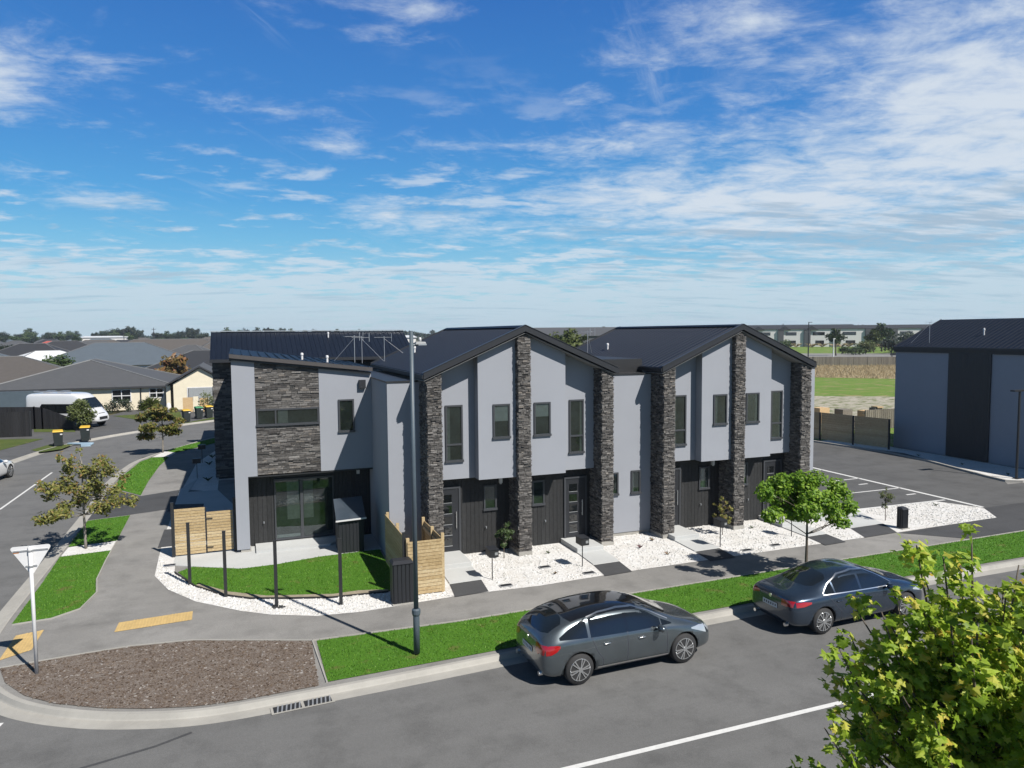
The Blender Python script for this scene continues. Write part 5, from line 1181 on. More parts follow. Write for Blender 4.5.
# round green street tree in front of the second gable
rng = random.Random(21)
cl = clus(rng, 30, (.0, 0, 2.3), (1.42, 1.2, .64), .33, .8)+[((-1.6, -.1, 2.75), (.30, .30, .32)), ((-1.4, -.2, 2.1), (.38, .36, .26)), ((1.6, 0, 2.0), (.36, .36, .26)), ((.3, 0, 3.0), (.36, .36, .26)), ((1.1, -.2, 1.65), (.32, .32, .22)), ((-.3, 0, 3.1), (.24, .24, .2)), ((1.1, 0, 2.7), (.32, .32, .28))]
tree('street_tree', 'round bright green street tree in the verge in front of the second gable', 'tree', (15.72, 17.05, .1), cl, 2.3, .055, 9500, .14, M['leaf_street'], M['bark'], 22, fork=1.35)
# layered yellowing tree on the side street
rng = random.Random(8)
cl = []
for (x, z, sx) in [(-1.05, 1.28, .55), (-.62, 1.45, .45), (-.15, 1.7, .4), (.55, 1.55, .5), (1.05, 1.72, .5), (1.5, 1.62, .35), (-.75, 2.35, .45), (-.35, 2.2, .4), (.2, 2.5, .45), (.75, 2.55, .4), (1.2, 2.42, .28), (-.4, 2.85, .35), (-.25, 3.2, .28), (.5, 3.0, .38), (.75, 2.9, .3), (0, 2.0, .4), (-1.1, 2.4, .28), (-.6, 3.3, .2), (.05, 2.75, .3)]:
    cl.append(((x, rng.uniform(-.8, .8), z), (sx*.8, sx, .24))); cl.append(((x+rng.uniform(-.3, .3), rng.uniform(-.9, .9), z+rng.uniform(-.2, .2)), (sx*.45, sx*.5, .2)))
for _ in range(12): a_ = rng.uniform(0, 6.28); r_ = rng.uniform(.4, 1.5); cl.append(((math.cos(a_)*r_*.8, math.sin(a_)*r_, rng.uniform(1.5, 3.1)), (.30, .34, .2)))
tree('oak_tree', 'sparse layered yellowing oak on the white gravel square of the side street verge', 'tree', (-5.1, 28.85, .1), cl, 3.1, .05, 4600, .125, M['leaf_oak'], M['greybark'], 9, fork=1.2, twigs=2)
rng = random.Random(31)
cl = clus(rng, 30, (0, 0, 2.0), (1.25, 1.2, 1.25), .36, .6)+[((-1.1, 0, 2.4), (.4, .4, .2)), ((.6, 0, 1.3), (.6, .5, .25)), ((-.9, 0, 1.1), (.6, .5, .25))]
tree('oak_tree', 'bronze-leaved oak at the bend of the side street verge', 'tree', (-4.5, 51.0, .1), cl, 2.9, .055, 4600, .20, M['leaf_oak2'], M['greybark'], 32, fork=.9, twigs=3)
# leafy tree close to the camera, lower right: rising leafy shoots with gaps between them
def shoot_tree():
    rng = random.Random(77); t = thing('maple_tree', 'large maple with yellow-green lobed leaves filling the lower right corner', 'tree', (6.93, 5.07, 0)); t.scale = (1.2, 1.2, 1.075)
    wood = MB(); cl = []
    trunk = limb(wood, (0, 0, -.05), (.05, .0, 4.3), .085, .025, rng, .02, 9, 10)
    RX, UX = Vector((.936, -.352, 0)), Vector((.352, .936, 0))   # across and away from the street view
    shoots = []
    for k in range(76):
        h0 = rng.uniform(1.0, 3.7); a_ = k*2.39996+rng.uniform(-.3, .3)
        reach = (1.42 if h0 < 2.4 else 1.42-(h0-2.4)*.62)*rng.uniform(.55, 1.05); rise = rng.uniform(.45, 1.1)*(1.0 if h0 < 3 else 1.15)
        shoots.append((h0, math.cos(a_)*reach, math.sin(a_)*reach, h0+rise))
    # leaders that make the pointed outline
    for (u_, w_, z0, z1) in [(-.12, .0, 3.4, 5.05), (-.52, .1, 3.0, 4.95), (.35, .1, 3.2, 4.75), (-.32, .05, 3.2, 4.85), (-.05, .25, 3.3, 4.7), (-.68, .15, 2.8, 4.5), (.12, -.1, 3.1, 4.6), (.55, .2, 3.0, 4.6), (-.4, -.2, 2.9, 4.4), (-1.0, .2, 2.5, 4.0), (.9, .15, 2.8, 4.4), (.75, -.1, 2.9, 4.45), (-.85, .0, 2.7, 4.35), (-1.15, .1, 2.4, 3.95), (-1.35, -.1, 1.9, 3.3), (-1.40, .1, 1.5, 2.7), (1.1, .0, 2.6, 4.2)]:
        p = RX*u_+UX*w_; shoots.append((z0, p.x, p.y, z1))
    for h0, ex, ey, ez in shoots:
        p0 = Vector((.05*h0/4.3, 0, h0)); p3 = Vector((ex, ey, ez)); mid = Vector((ex*.62, ey*.62, h0+(ez-h0)*.30))
        pts = [p0*(1-t_)**2+mid*2*t_*(1-t_)+p3*t_**2 for t_ in [i/7 for i in range(8)]]
        wood.tube(pts, [.02*(1-i/8)+.003 for i in range(8)], 5)
        n = max(7, int((p3-p0).length/.17))
        for i in range(n):
            t_ = .26+.74*i/(n-1); q = p0*(1-t_)**2+mid*2*t_*(1-t_)+p3*t_**2
            if rng.random() < .10: continue
            s_ = rng.uniform(.13, .21)*(1.15-.40*t_); o_ = rvec(rng)*.09; cl.append(((q.x+o_.x, q.y+o_.y, q.z+o_.z), (s_, s_, s_*1.1)))
    wood.build('trunk', M['bark'], t, True, True)
    leaf_cloud(cl, 17000, .094, rng, 'maple', .5).build('crown', M['leaf_fore'], t, local=True)
shoot_tree()
# saplings
def sapling(label, x, y, h, r_, n, m, seed):
    rng = random.Random(seed); cl = clus(rng, 22, (0, 0, h*.62), (r_, r_, h*.36), .085, .95)
    return tree('sapling', label, 'sapling', (x, y, .1), cl, h*.85, .016, n, .075, m, M['bark'], seed, fork=h*.15, twigs=2)
sapling('bushy young sapling with a few pale leaves beside the first letterbox', 8.05, 22.3, 1.35, .32, 1500, M['leaf_mid'], 41)
sapling('young sapling with yellow-green leaves before the middle pillar of the second gable', 16.35, 21.9, 1.45, .34, 1100, M['leaf_oak'], 42)
sapling('thin young sapling behind the small cabinet near the car park', 23.4, 21.2, 1.35, .30, 420, M['leaf_olive'], 43)
def tuft(label, x, y, h, m, seed, n=26, grp='small plants in the gravel', z=.11):
    rng = random.Random(seed); mb = MB()
    for _ in range(n):
        a_ = rng.uniform(0, 6.28); l_ = h*rng.uniform(.5, 1.1); w_ = .012; dx, dy = math.cos(a_), math.sin(a_)
        mb.add([(-dy*w_, dx*w_, 0), (dy*w_, -dx*w_, 0), (dx*l_*.5+dy*w_, dy*l_*.5-dx*w_, l_*.6), (dx*l_*.9, dy*l_*.9, l_*.75)], [(0, 1, 2, 3)])
    o = mb.build('small_plant', m); o.location = (x, y, z); tag(o, label, 'plant', grp); return o
tuft('small dark red tuft in the gravel between the two gables', 12.75, 21.6, .16, mat('red_leaves', (.10, .02, .03), .7), 1)
for i, (x, y, lb) in enumerate([(13.6, 22.2, 'tiny red tuft close to the link wall'), (13.2, 20.6, 'tiny green tuft in the middle of the link gravel'), (8.95, 20.2, 'tiny tuft left of the second letterbox'), (9.6, 22.2, 'small dark tuft below the right half of the first gable'), (17.9, 22.2, 'small dark tuft right of the middle pillar of the second gable'), (22.3, 22.0, 'small tuft left of the thin sapling near the car park'), (25.2, 21.9, 'spiky tuft in the middle of the car park gravel'), (27.3, 22.2, 'spiky tuft nearest the white parking line'), (-1.6, 45.0, 'leafy plant in the shaded side garden by the middle letterbox'), (-1.5, 40.0, 'leafy plant in the shaded side garden near the driveway'), (-1.5, 47.5, 'farther leafy plant in the shaded side garden'),
    (37.2, 31.5, 'dark tuft at the foot of the shaded building wall, left of its black panel'), (36.9, 28.5, 'dark tuft below the black panel of the shaded building'), (36.4, 25.6, 'dark tuft by the slim black lamp post')]):
    tuft(lb, x, y, .13 if x > -1 else .3, M['leaf_mid'] if i > 2 else M['leaf_autumn'], 50+i, 24)

# ------------------------------------------------------------------ cream house
Hc = thing('cream_house', 'single-storey cream house with a grey hip roof and a front gable across the side street', 'house', (-10, 84, .1))
MB().box(-17.6, -6.2, 82.0, 99, .1, 2.45).build('wall', M['cream'], Hc)
MB().wall([(-5.9, .1), (-1.0, .1), (-1.0, 2.7), (-3.45, 4.2), (-5.9, 2.7)], 80.4, 92).build('gable_wall', M['cream'], Hc)
MB().box(-22.5, -17.65, 80.9, 98, .1, 2.35).build('garage_wall', M['lampblue'], Hc)
MB().box(-6.6, -6.2, 80.8, 81.2, .1, 2.5).build('porch_post', M['cream'], Hc)
def hip_roof(parent, x0, x1, y0, y1, ze, zr, m, name='roof', ov=.5, hip=None, caps=True):
    x0 -= ov; x1 += ov; y0 -= ov; y1 += ov; w = x1-x0; d = y1-y0; h = min(w, d)/2
    if hip is not None: h = hip
    if w >= d: a, b = (x0+h, (y0+y1)/2), (x1-h, (y0+y1)/2)
    else: a, b = ((x0+x1)/2, y0+h), ((x0+x1)/2, y1-h)
    mb = MB().box(x0, x1, y0, y1, ze-.18, ze)
    V = [(x0, y0, ze), (x1, y0, ze), (x1, y1, ze), (x0, y1, ze), (*a, zr), (*b, zr)]
    mb.f.pop(1) if False else None
    if w >= d: mb.add(V, [(0, 1, 5, 4), (1, 2, 5), (2, 3, 4, 5), (3, 0, 4)])
    else: mb.add(V, [(0, 1, 4), (1, 2, 5, 4), (2, 3, 5), (3, 0, 4, 5)])
    # drop the buried top face of the eaves slab
    mb.f.remove((4, 5, 6, 7)) if (4, 5, 6, 7) in mb.f else None
    ro = mb.build(name, m, parent)
    if caps:
        c = MB(); E = [(V[0], V[4]), (V[3], V[4] if w >= d else V[5]), (V[1], V[5] if w >= d else V[4]), (V[2], V[5]), (V[4], V[5])]
        for p, q in E: c.tube([p, q], .10, 5)
        c.build('ridge_cap', M['ridgecap'], ro)
    return ro
M['ridgecap'] = mat('grey_ridge_cap', (.17, .175, .18), .7)
M['tile_grey'] = mat('grey_tile', (.085, .088, .094), .75, var=.1, sc=2)
M['tile_blue'] = mat('blue_grey_roofing', (.105, .13, .155), .6, var=.08, sc=1)
M['tile_brown'] = mat('brown_grey_tile', (.095, .085, .078), .8, var=.12, sc=2)
M['tile_dark'] = mat('charcoal_roofing', (.032, .034, .040), .7, var=.1, sc=2)
M['tile_white'] = mat('white_roofing', (.72, .74, .76), .6, var=.04, sc=1)
M['tile_red'] = mat('red_roofing', (.42, .09, .075), .7, var=.1, sc=1)
M['brick'] = mat('tan_brick', (.33, .25, .18), .85, var=.15, sc=2)
M['hwhite'] = mat('house_white', (.80, .78, .76), .8, var=.06, sc=2)
hip_roof(Hc, -22.6, -6.2, 82.0, 98.5, 2.48, 4.95, M['tile_grey'], 'roof', .3, hip=7)
mb = MB()
for sg in (-1, 1):
    xe = -3.45+sg*3.1; P = [(-3.45, 80.15, 4.32), (xe, 80.15, 2.55), (xe, 91, 2.55), (-3.45, 91, 4.32), (-3.45, 80.15, 4.42), (xe, 80.15, 2.65), (xe, 91, 2.65), (-3.45, 91, 4.42)]
    mb.hexa(P if sg < 0 else [P[i] for i in (1, 0, 3, 2, 5, 4, 7, 6)])
mb.build('gable_roof', M['tile_grey'], Hc)
MB().wall([(-6.6, 2.66), (-3.45, 4.46), (-.3, 2.66), (-.3, 2.5), (-3.45, 4.28), (-6.6, 2.5)], 80.08, 80.15).build('barge_board', M['tile_dark'], Hc)
MB().box(-22.9, -5.9, 81.6, 81.7, 2.3, 2.46).build('gutter', M['tile_dark'], Hc)
def hwin(parent, x0, x1, z0, z1, y, nx=2, nz=2):
    f = MB()
    for i in range(nx+1): xx = x0+(x1-x0)*i/nx; f.box(xx-.04, xx+.04, y-.05, y, z0-.05, z1+.05)
    for i in range(nz+1): zz = z0+(z1-z0)*i/nz; f.box(x0-.035, x1+.035, y-.045, y, zz-.04, zz+.04)
    o = f.build('window', M['white'], parent); MB().box(x0, x1, y-.03, y-.01, z0, z1).build('pane', M['carglass'], o); return o
hwin(Hc, -11.55, -9.9, .95, 2.15, 82.0); hwin(Hc, -8.2, -6.95, 1.25, 2.2, 82.0); wg = hwin(Hc, -4.6, -2.2, .95, 2.25, 80.4, 3, 1)
MB().box(-4.5, -2.3, 80.33, 80.36, 1.0, 2.2).build('curtain', M['blind'], wg)
MB().box(-6.15, -5.92, 81.5, 82, .1, 2.4).build('porch_wall', M['brick'], Hc)
MB().box(-6.75, -6.25, 81.85, 81.95, .1, 2.2).build('front_door', M['reddoor'], Hc)
MB().tube([(-9.0, 81.9, .1), (-9.0, 81.9, 2.35)], .05, 6).build('downpipe', M['dark'], Hc)
t = thing('wooden_gate', 'brown wooden double gate between cream pillars in front of the cream house', 'gate', (-4.2, 77.5, .1))
MB().box(-4.9, -4.0, 77.4, 77.5, .1, 1.5).build('gate_leaf', M['brownwood'], t); MB().box(-3.4, -2.6, 77.4, 77.5, .1, 1.4).build('gate_leaf', M['brownwood'], t); MB().box(-3.95, -3.5, 77.3, 77.7, .1, 1.55).build('gate_pillar', M['cream'], t); MB().box(-2.5, -2.15, 77.3, 77.7, .1, 1.45).build('gate_pillar', M['concrete'], t)
tag(MB().tube([(-6.3, 79.3, .1), (-6.3, 79.3, .3), (-6.3, 79.3, .75), (-6.3, 79.3, .9)], [.2, .26, .2, .08], 10).build('garden_urn', M['hwhite'], smooth=True), 'white garden ornament by the path to the red-brown door', 'garden ornament')
def fence(name, label, pts, m, h, post=.1, capped=True):
    t = thing(name, label, 'fence', (*pts[0][:2], .1)); mb = MB()
    for i in range(len(pts)-1):
        a = Vector(pts[i][:2]); b = Vector(pts[i+1][:2]); d = (b-a); n = max(1, int(d.length/.16)); u_ = d/n; nn = Vector((-u_.y, u_.x)).normalized()*.012
        h0 = pts[i][2] if len(pts[i]) > 2 else h; h1 = pts[i+1][2] if len(pts[i+1]) > 2 else h
        for k in range(n):
            p = a+u_*k; q = a+u_*(k+.95); hz = h0+(h1-h0)*k/n; hz2 = h0+(h1-h0)*(k+1)/n
            mb.hexa([(p.x-nn.x, p.y-nn.y, .05), (q.x-nn.x, q.y-nn.y, .05), (q.x+nn.x, q.y+nn.y, .05), (p.x+nn.x, p.y+nn.y, .05), (p.x-nn.x, p.y-nn.y, hz), (q.x-nn.x, q.y-nn.y, hz2), (q.x+nn.x, q.y+nn.y, hz2), (p.x+nn.x, p.y+nn.y, hz)])
        np_ = max(1, int(d.length/2.4))
        for k in range(np_+1):
            p = a+d*k/np_; hz = h0+(h1-h0)*k/np_; MB().box(p.x-post/2, p.x+post/2, p.y-post/2, p.y+post/2, .05, hz+.03).build('post', M['dark'] if m != M['oldwood'] else m, t)
    mb.build('boards', m, t); return t
fence('black_fence', 'black stained board fence nearest on the left, beside the worn lawn', [(-22, 64.3, 1.95), (-14.4, 63.4, 1.95)], M['blackwood'], 1.95)
fence('black_fence', 'black stained fence stepping down in front of the campervan', [(-21, 69.9, 1.95), (-15.2, 68.2, 1.9), (-14.6, 67.95, 1.85), (-12.2, 66.75, .95)], M['blackwood'], 2.1)
t = thing('timber_fence', 'brown timber fence with black posts along the back of the car park', 'fence', (37, 36, .1))
for i in range(13):
    a = Vector((37.55, 33.9))+Vector((-.2, .98)).normalized()*2.4*i*1.0; b = Vector((37.55, 33.9))+Vector((-.2, .98)).normalized()*2.4*(i+1)
    for p_ in (a,): MB().box(p_.x-.06, p_.x+.02, p_.y-.05, p_.y+.05, .05, 2.0).build('post', M['dark'], t)
    mb = MB(); z = .2
    while z < 1.9:
        d = (b-a)*.97; mb.hexa([(a.x, a.y+.05, z), (a.x+d.x, a.y+d.y, z), (a.x+d.x+.02, a.y+d.y, z), (a.x+.02, a.y+.05, z), (a.x, a.y+.05, z+.145), (a.x+d.x, a.y+d.y, z+.145), (a.x+d.x+.02, a.y+d.y, z+.145), (a.x+.02, a.y+.05, z+.145)]); z += .15
    mb.build('fence_panel', M['brownwood'], t)
# bushes round the cream house
def bush(label, x, y, h, w, n, ls, m, seed, name='bush', cat='bush', z=.1, nc=9, group=None, zc=.5):
    rng = random.Random(seed); cl = clus(rng, nc, (0, 0, h*zc), (w*.55, w*.55, h*.38), min(w, h)*.30, .9)
    return tree(name, label, cat, (x, y, z), cl, h*.7, .03+w*.01, n, ls, m, M['bark'], seed, group=group, fork=.05, twigs=1)
bush('tall dense bush standing in front of the campervan', -11.55, 66.0, 3.05, 1.45, 5200, .19, M['leaf_olive'], 61, nc=40, zc=.48)
for i, (x, y, h, w, m, lb) in enumerate([(-11.4, 80.6, 1.4, 1.5, 'leaf_dark', 'dark shrub at the front wall of the cream house, next to the campervan'), (-10.0, 80.4, 1.5, 1.6, 'leaf_dark', 'dark shrub under the wide window of the cream house'), (-8.6, 80.4, 1.1, 1.3, 'leaf_dark', 'low dark shrub between the two windows of the cream house'), (-2.6, 75.5, 2.4, 1.9, 'leaf_olive', 'olive green shrub before the gate of the cream house'), (-1.2, 74, 2.2, 2.0, 'leaf_dark', 'dark shrub beside the stone corner, right of the olive shrub'), (-16.6, 62.2, 1.3, .9, 'leaf_street', 'bright green bush at the left edge by the black fence')]):
    bush(lb, x, y, h, w, 700, .16, M[m], 63+i)
# palm-like plant
t = thing('cabbage_tree', 'spiky low palm-like plant on the lawn of the cream house', 'palm', (-7.6, 76.6, .1))
MB().tube([(0, 0, 0), (0, 0, .75)], [.12, .09], 8).build('trunk', M['bark'], t, local=True)
mb = MB(); rng = random.Random(12)
for k in range(130):
    a_ = rng.uniform(0, 6.28); el = rng.uniform(-.3, 1.4); l_ = rng.uniform(.8, 1.25); w_ = .035; dx, dy, dz = math.cos(a_)*math.cos(el), math.sin(a_)*math.cos(el), math.sin(el)
    mb.add([(-math.sin(a_)*w_, math.cos(a_)*w_, .8), (math.sin(a_)*w_, -math.cos(a_)*w_, .8), (dx*l_*.6+math.sin(a_)*w_, dy*l_*.6-math.cos(a_)*w_, .85+dz*l_*.6), (dx*l_, dy*l_, .8+dz*l_-.25*math.cos(el)), (dx*l_*.6-math.sin(a_)*w_, dy*l_*.6+math.cos(a_)*w_, .85+dz*l_*.6)], [(0, 1, 2, 3, 4)])
mb.build('fronds', M['leaf_olive'], t, local=True)

# ------------------------------------------------------------------ suburb
def house(label, x, y, w, d, zr, rm, wm, rz=0, hip=None, group='houses of the suburb', wins=True, ze=2.5, name='house', caps=True):
    t = thing(name, label, 'house', (x, y, 0), rz, group)
    MB().box(-w/2, w/2, -d/2, d/2, -.1, ze-.02).build('wall', wm, t, local=True)
    ro = MB(); ov = .5; x0, x1, y0, y1 = -w/2-ov, w/2+ov, -d/2-ov, d/2+ov; h = min(x1-x0, y1-y0)/2 if hip is None else hip
    if w >= d: V = [(x0, y0, ze), (x1, y0, ze), (x1, y1, ze), (x0, y1, ze), (x0+h, 0, zr), (x1-h, 0, zr)]; F = [(0, 1, 5, 4), (1, 2, 5), (2, 3, 4, 5), (3, 0, 4)]
    else: V = [(x0, y0, ze), (x1, y0, ze), (x1, y1, ze), (x0, y1, ze), (0, y0+h, zr), (0, y1-h, zr)]; F = [(0, 1, 4), (1, 2, 5, 4), (2, 3, 5), (3, 0, 4, 5)]
    ro.add(V, F+[(3, 2, 1, 0)]); r_ = ro.build('roof', rm, t, local=True)
    if caps:
        c = MB(); E = [(V[0], V[4]), (V[3], V[4] if w >= d else V[5]), (V[1], V[5] if w >= d else V[4]), (V[2], V[5]), (V[4], V[5])]
        for p, q in E: c.tube([p, q], .09, 4)
        c.build('ridge_cap', M['ridgecap'], r_, local=True)
    if wins:
        n = max(2, int(w/3.5))
        for k in range(n):
            xc = -w/2+(k+.5)*w/n
            o = MB().box(xc-.85, xc+.85, -d/2-.06, -d/2, .85, 2.1).build('window', M['white'], t, local=True); MB().box(xc-.75, xc+.75, -d/2-.08, -d/2-.05, .95, 2.0).build('pane', M['carglass'], o, local=True)
    return t
hl = [
 ('brown-grey hip-roofed house at the far left beside the cream house', -25.5, 101, 18, 14, 5.2, 'tile_brown', 'brick', .25),
 ('large blue-grey hip-roofed house directly behind the cream house', -19.5, 150, 26, 18, 6.3, 'tile_blue', 'hwhite', .1),
 ('house with a bright white roof left of the large blue-grey roof', -32.5, 158, 15, 11, 4.9, 'tile_white', 'hwhite', .45),
 ('dark-roofed house behind the autumn-coloured tree', -4.5, 122, 14, 11, 5.2, 'tile_dark', 'brick', -.2),
 ('brown-roofed house right of the autumn-coloured tree', 1.5, 140, 14, 12, 5.4, 'tile_brown', 'brick', .2),
 ('long brown-roofed house beyond the large blue-grey roof', -15.5, 205, 30, 14, 6.6, 'tile_brown', 'brick', .05),
 ('blue-grey roofed house at the left edge of the picture', -48, 165, 20, 14, 5.4, 'tile_blue', 'hwhite', .2),
 ('dark-roofed house left of the white roof', -42.0, 190, 18, 13, 6.0, 'tile_dark', 'brick', -.1),
 ('charcoal-roofed house between the white roof and the red roof', -46, 245, 20, 14, 6.2, 'tile_dark', 'hwhite', .3),
 ('grey hip-roofed house beyond the white roof', -40.0, 255, 20, 14, 6.0, 'tile_grey', 'brick', 0),
 ('small house with a bright red roof on the left below the hedge line', -82.2, 411, 17, 12, 5.4, 'tile_red', 'hwhite', .2),
 ('low house with a white wall and brown roof in front of the dark pines', -50, 330, 22, 12, 6.0, 'tile_brown', 'hwhite', 0),
 ('brown-roofed house nearest the dark roof corner of the terrace', -3.0, 190, 16, 12, 6.1, 'tile_brown', 'brick', .15),
 ('grey house peeping over the cream house chimney line', -9.0, 175, 13, 11, 5.4, 'tile_grey', 'brick', -.3)]
for lb, x, y, w, d, zr, rm, wm, rz in hl: house(lb, x, y, w, d, zr, M[rm], M[wm], rz)
rng = random.Random(99); n_ = 0; mats_r = ['tile_grey', 'tile_blue', 'tile_brown', 'tile_dark', 'tile_grey', 'tile_brown']
FAR = {}
for row, Y in enumerate([215, 240, 268, 300, 335, 375, 420, 470, 530, 600]):
    x = -Y*.40
    while x < Y*.02+6:
        xx = x+rng.uniform(-4, 4); yy = Y+rng.uniform(-8, 8)
        ok = all(math.hypot(xx-h[1], yy-h[2]) > 22 for h in hl)
        rm = rng.choice(mats_r)
        az_ = math.degrees(math.atan2(xx, yy)-yaw); px_ = 512+735*math.tan(R(az_)) if abs(az_) < 60 else -999
        spot = 'above the black fence' if px_ < 33 else 'above the campervan' if px_ < 90 else 'below the dark pines' if px_ < 150 else 'above the cream gable' if px_ < 215 else None
        tier = 'in the nearer rows' if Y < 290 else 'in the middle rows' if Y < 430 else 'near the horizon'
        if px_ < -20 or px_ > 225: ok = False
        if ok:
            nm = {'tile_grey': 'grey', 'tile_blue': 'blue-grey', 'tile_brown': 'brown', 'tile_dark': 'charcoal'}[rm]
            if rm not in FAR or True:
                house('distant %s hip-roofed house %s, %s' % (nm, spot or 'beside the terrace corner', tier), xx, yy, rng.uniform(15, 22), rng.uniform(11, 15), rng.uniform(5.0, 6.3), M[rm], M[rng.choice(['brick', 'hwhite'])], rng.uniform(-.5, .5), group='distant %s roofed suburb houses' % nm, wins=False, caps=Y < 320)
                n_ += 1
        x += rng.uniform(24, 34)
def big_shed(label, x, y, w, d, h, rz=0, m='hwhite', rm='tile_white', pitch=.8):
    t = thing('warehouse', label, 'warehouse', (x, y, 0), rz, 'warehouses on the horizon')
    MB().box(-w/2, w/2, -d/2, d/2, 0, h).build('wall', M[m], t, local=True)
    MB().hexa([(-w/2-.5, -d/2-.5, h), (w/2+.5, -d/2-.5, h), (w/2+.5, 0, h+pitch), (-w/2-.5, 0, h+pitch), (-w/2-.5, -d/2-.5, h+.15), (w/2+.5, -d/2-.5, h+.15), (w/2+.5, 0, h+pitch+.15), (-w/2-.5, 0, h+pitch+.15)]).build('roof', M[rm], t, local=True)
    MB().hexa([(-w/2-.5, 0, h+pitch), (w/2+.5, 0, h+pitch), (w/2+.5, d/2+.5, h), (-w/2-.5, d/2+.5, h), (-w/2-.5, 0, h+pitch+.15), (w/2+.5, 0, h+pitch+.15), (w/2+.5, d/2+.5, h+.15), (-w/2-.5, d/2+.5, h+.15)]).build('roof', M[rm], t, local=True)
    return t
big_shed('grey-walled warehouse with a white roof just above the left terrace roof', 4.5, 232, 14, 30, 7.3, .0, 'plaster')
big_shed('low white warehouse left of the dark pines', -74, 515, 24, 20, 6.6, 0)
big_shed('long white warehouse right of the lamp pole top', 62, 310, 18, 14, 5.8, 0)
big_shed('white building behind the lamp head', 52, 290, 12, 10, 5.4, 0)
big_shed('long pale roofed warehouse beyond the townhouse row at the right', 640, 640, 150, 60, 10.5, -.4)
big_shed('long grey warehouse above the second gable roof', 290, 520, 120, 40, 7.5, -.3, 'hwhite', 'tile_grey', 2.2)
big_shed('large grey-roofed hall behind the trees between the two gable roofs', 118, 262, 46, 26, 6.0, -.3, 'tile_grey', 'tile_grey', 3.2)
big_shed('small white warehouse at the right of the hall', 158, 300, 12, 12, 7.8, -.3)
big_shed('grey warehouse with white end walls left above the townhouse row', 330, 400, 110, 30, 9.0, -.5, 'hwhite', 'tile_dark', 2.0)
# houses seen between the gable roofs
for lb, x, y, w, d, zr, rm in [('grey-roofed house behind the green trees between the two gables', 70, 165, 18, 12, 5.6, 'tile_grey'), ('brown-roofed house left of the green trees between the two gables', 70, 205, 20, 12, 5.8, 'tile_brown'), ('grey house in the distance right behind the first ridge', 82, 240, 22, 14, 6.0, 'tile_blue'),
   ('white-walled house far beyond the left end of the first gable roof', 40, 260, 18, 12, 6.2, 'tile_brown')]:
    house(lb, x, y, w, d, zr, M[rm], M['hwhite'], -.3, wins=False)

# far trees: a few prototypes, copied
def far_proto(seed, h, w, m, dense=True, n=900, ls=.7):
    rng = random.Random(seed); cl = clus(rng, 14, (0, 0, h*.60), (w*.38, w*.38, h*.26), w*.20, .85)
    return dict(seed=seed, h=h, w=w, m=m, cl=cl, n=n, ls=ls)
def low_proto(seed, h, w, m):
    rng = random.Random(seed); cl = clus(rng, 18, (0, 0, h*.42), (w*.36, w*.36, h*.30), w*.20, .9)
    return dict(seed=seed, h=h, w=w, m=m, cl=cl, n=1300, ls=.62)
def far_tree(label, x, y, s_, proto, group, src={}):
    key = proto['seed']
    if key in src:
        o = dup_tree(src[key], (x, y, 0), random.Random(x*7+y).uniform(0, 6.28), label, s_); o['group'] = group; return o
    t = tree('tree', label, 'tree', (x, y, 0), proto['cl'], proto['h']*.7, proto['h']*.025, proto['n'], proto['ls'], M[proto['m']], M['bark'], key, shape='leaf', group=group, fork=proto['h']*.2, twigs=1)
    t.scale = (s_, s_, s_); src[key] = t; return t
P = [far_proto(201, 8, 7, 'leaf_dark'), far_proto(202, 9, 6, 'leaf_mid'), far_proto(203, 7, 7.5, 'leaf_mid'), far_proto(204, 7, 6, 'leaf_olive'), far_proto(205, 10, 5, 'leaf_dark'), far_proto(206, 5, 4.5, 'leaf_yellow'), far_proto(207, 5.5, 5, 'leaf_autumn'), low_proto(208, 6, 8, 'leaf_mid'), low_proto(209, 6, 8, 'leaf_olive'), low_proto(210, 7, 8, 'leaf_dark')]
far_tree('autumn-coloured tree rising behind the cream house roof', -7.4, 101, 1.02, P[6], 'suburb trees')
far_tree('bright yellow-green tree at the corner of the dark terrace roof', -.7, 104, .72, P[5], 'suburb trees')
far_tree('yellow-green tree left of the white roof', -36.5, 160, .9, P[5], 'suburb trees')
far_tree('small green tree in front of the white roof', -25.0, 128, .78, P[2], 'suburb trees')
rng = random.Random(314)
def place_word(x, y):
    a_ = math.degrees(math.atan2(x, y)-yaw)
    if abs(a_) > 36: return None
    p = 512+735*math.tan(R(a_))
    if p < -12 or p > 1036: return None
    for lim, wd in ((16, 'at the left edge of the picture'), (33, 'over the black fence'), (60, 'over the rear of the campervan'), (90, 'over the tall bush'), (120, 'over the cream house ridge'), (150, 'over its front door'), (182, 'over the autumn tree'), (211, 'just left of the terrace'), (260, 'over the rear ribbed roof, left end'), (330, 'over the rear ribbed roof'), (405, 'over the roof antennas'), (470, 'over the first gable roof, left part'), (530, 'at the first gable peak'), (600, 'between the two gables'), (680, 'over the second gable roof'), (745, 'at the second gable peak'), (800, 'right of the second gable peak'), (850, 'over the park tree'), (900, 'over the dark end townhouses'), (960, 'over the slope of the side building'), (1037, 'over the ridge of the side building')):
        if p < lim: return wd
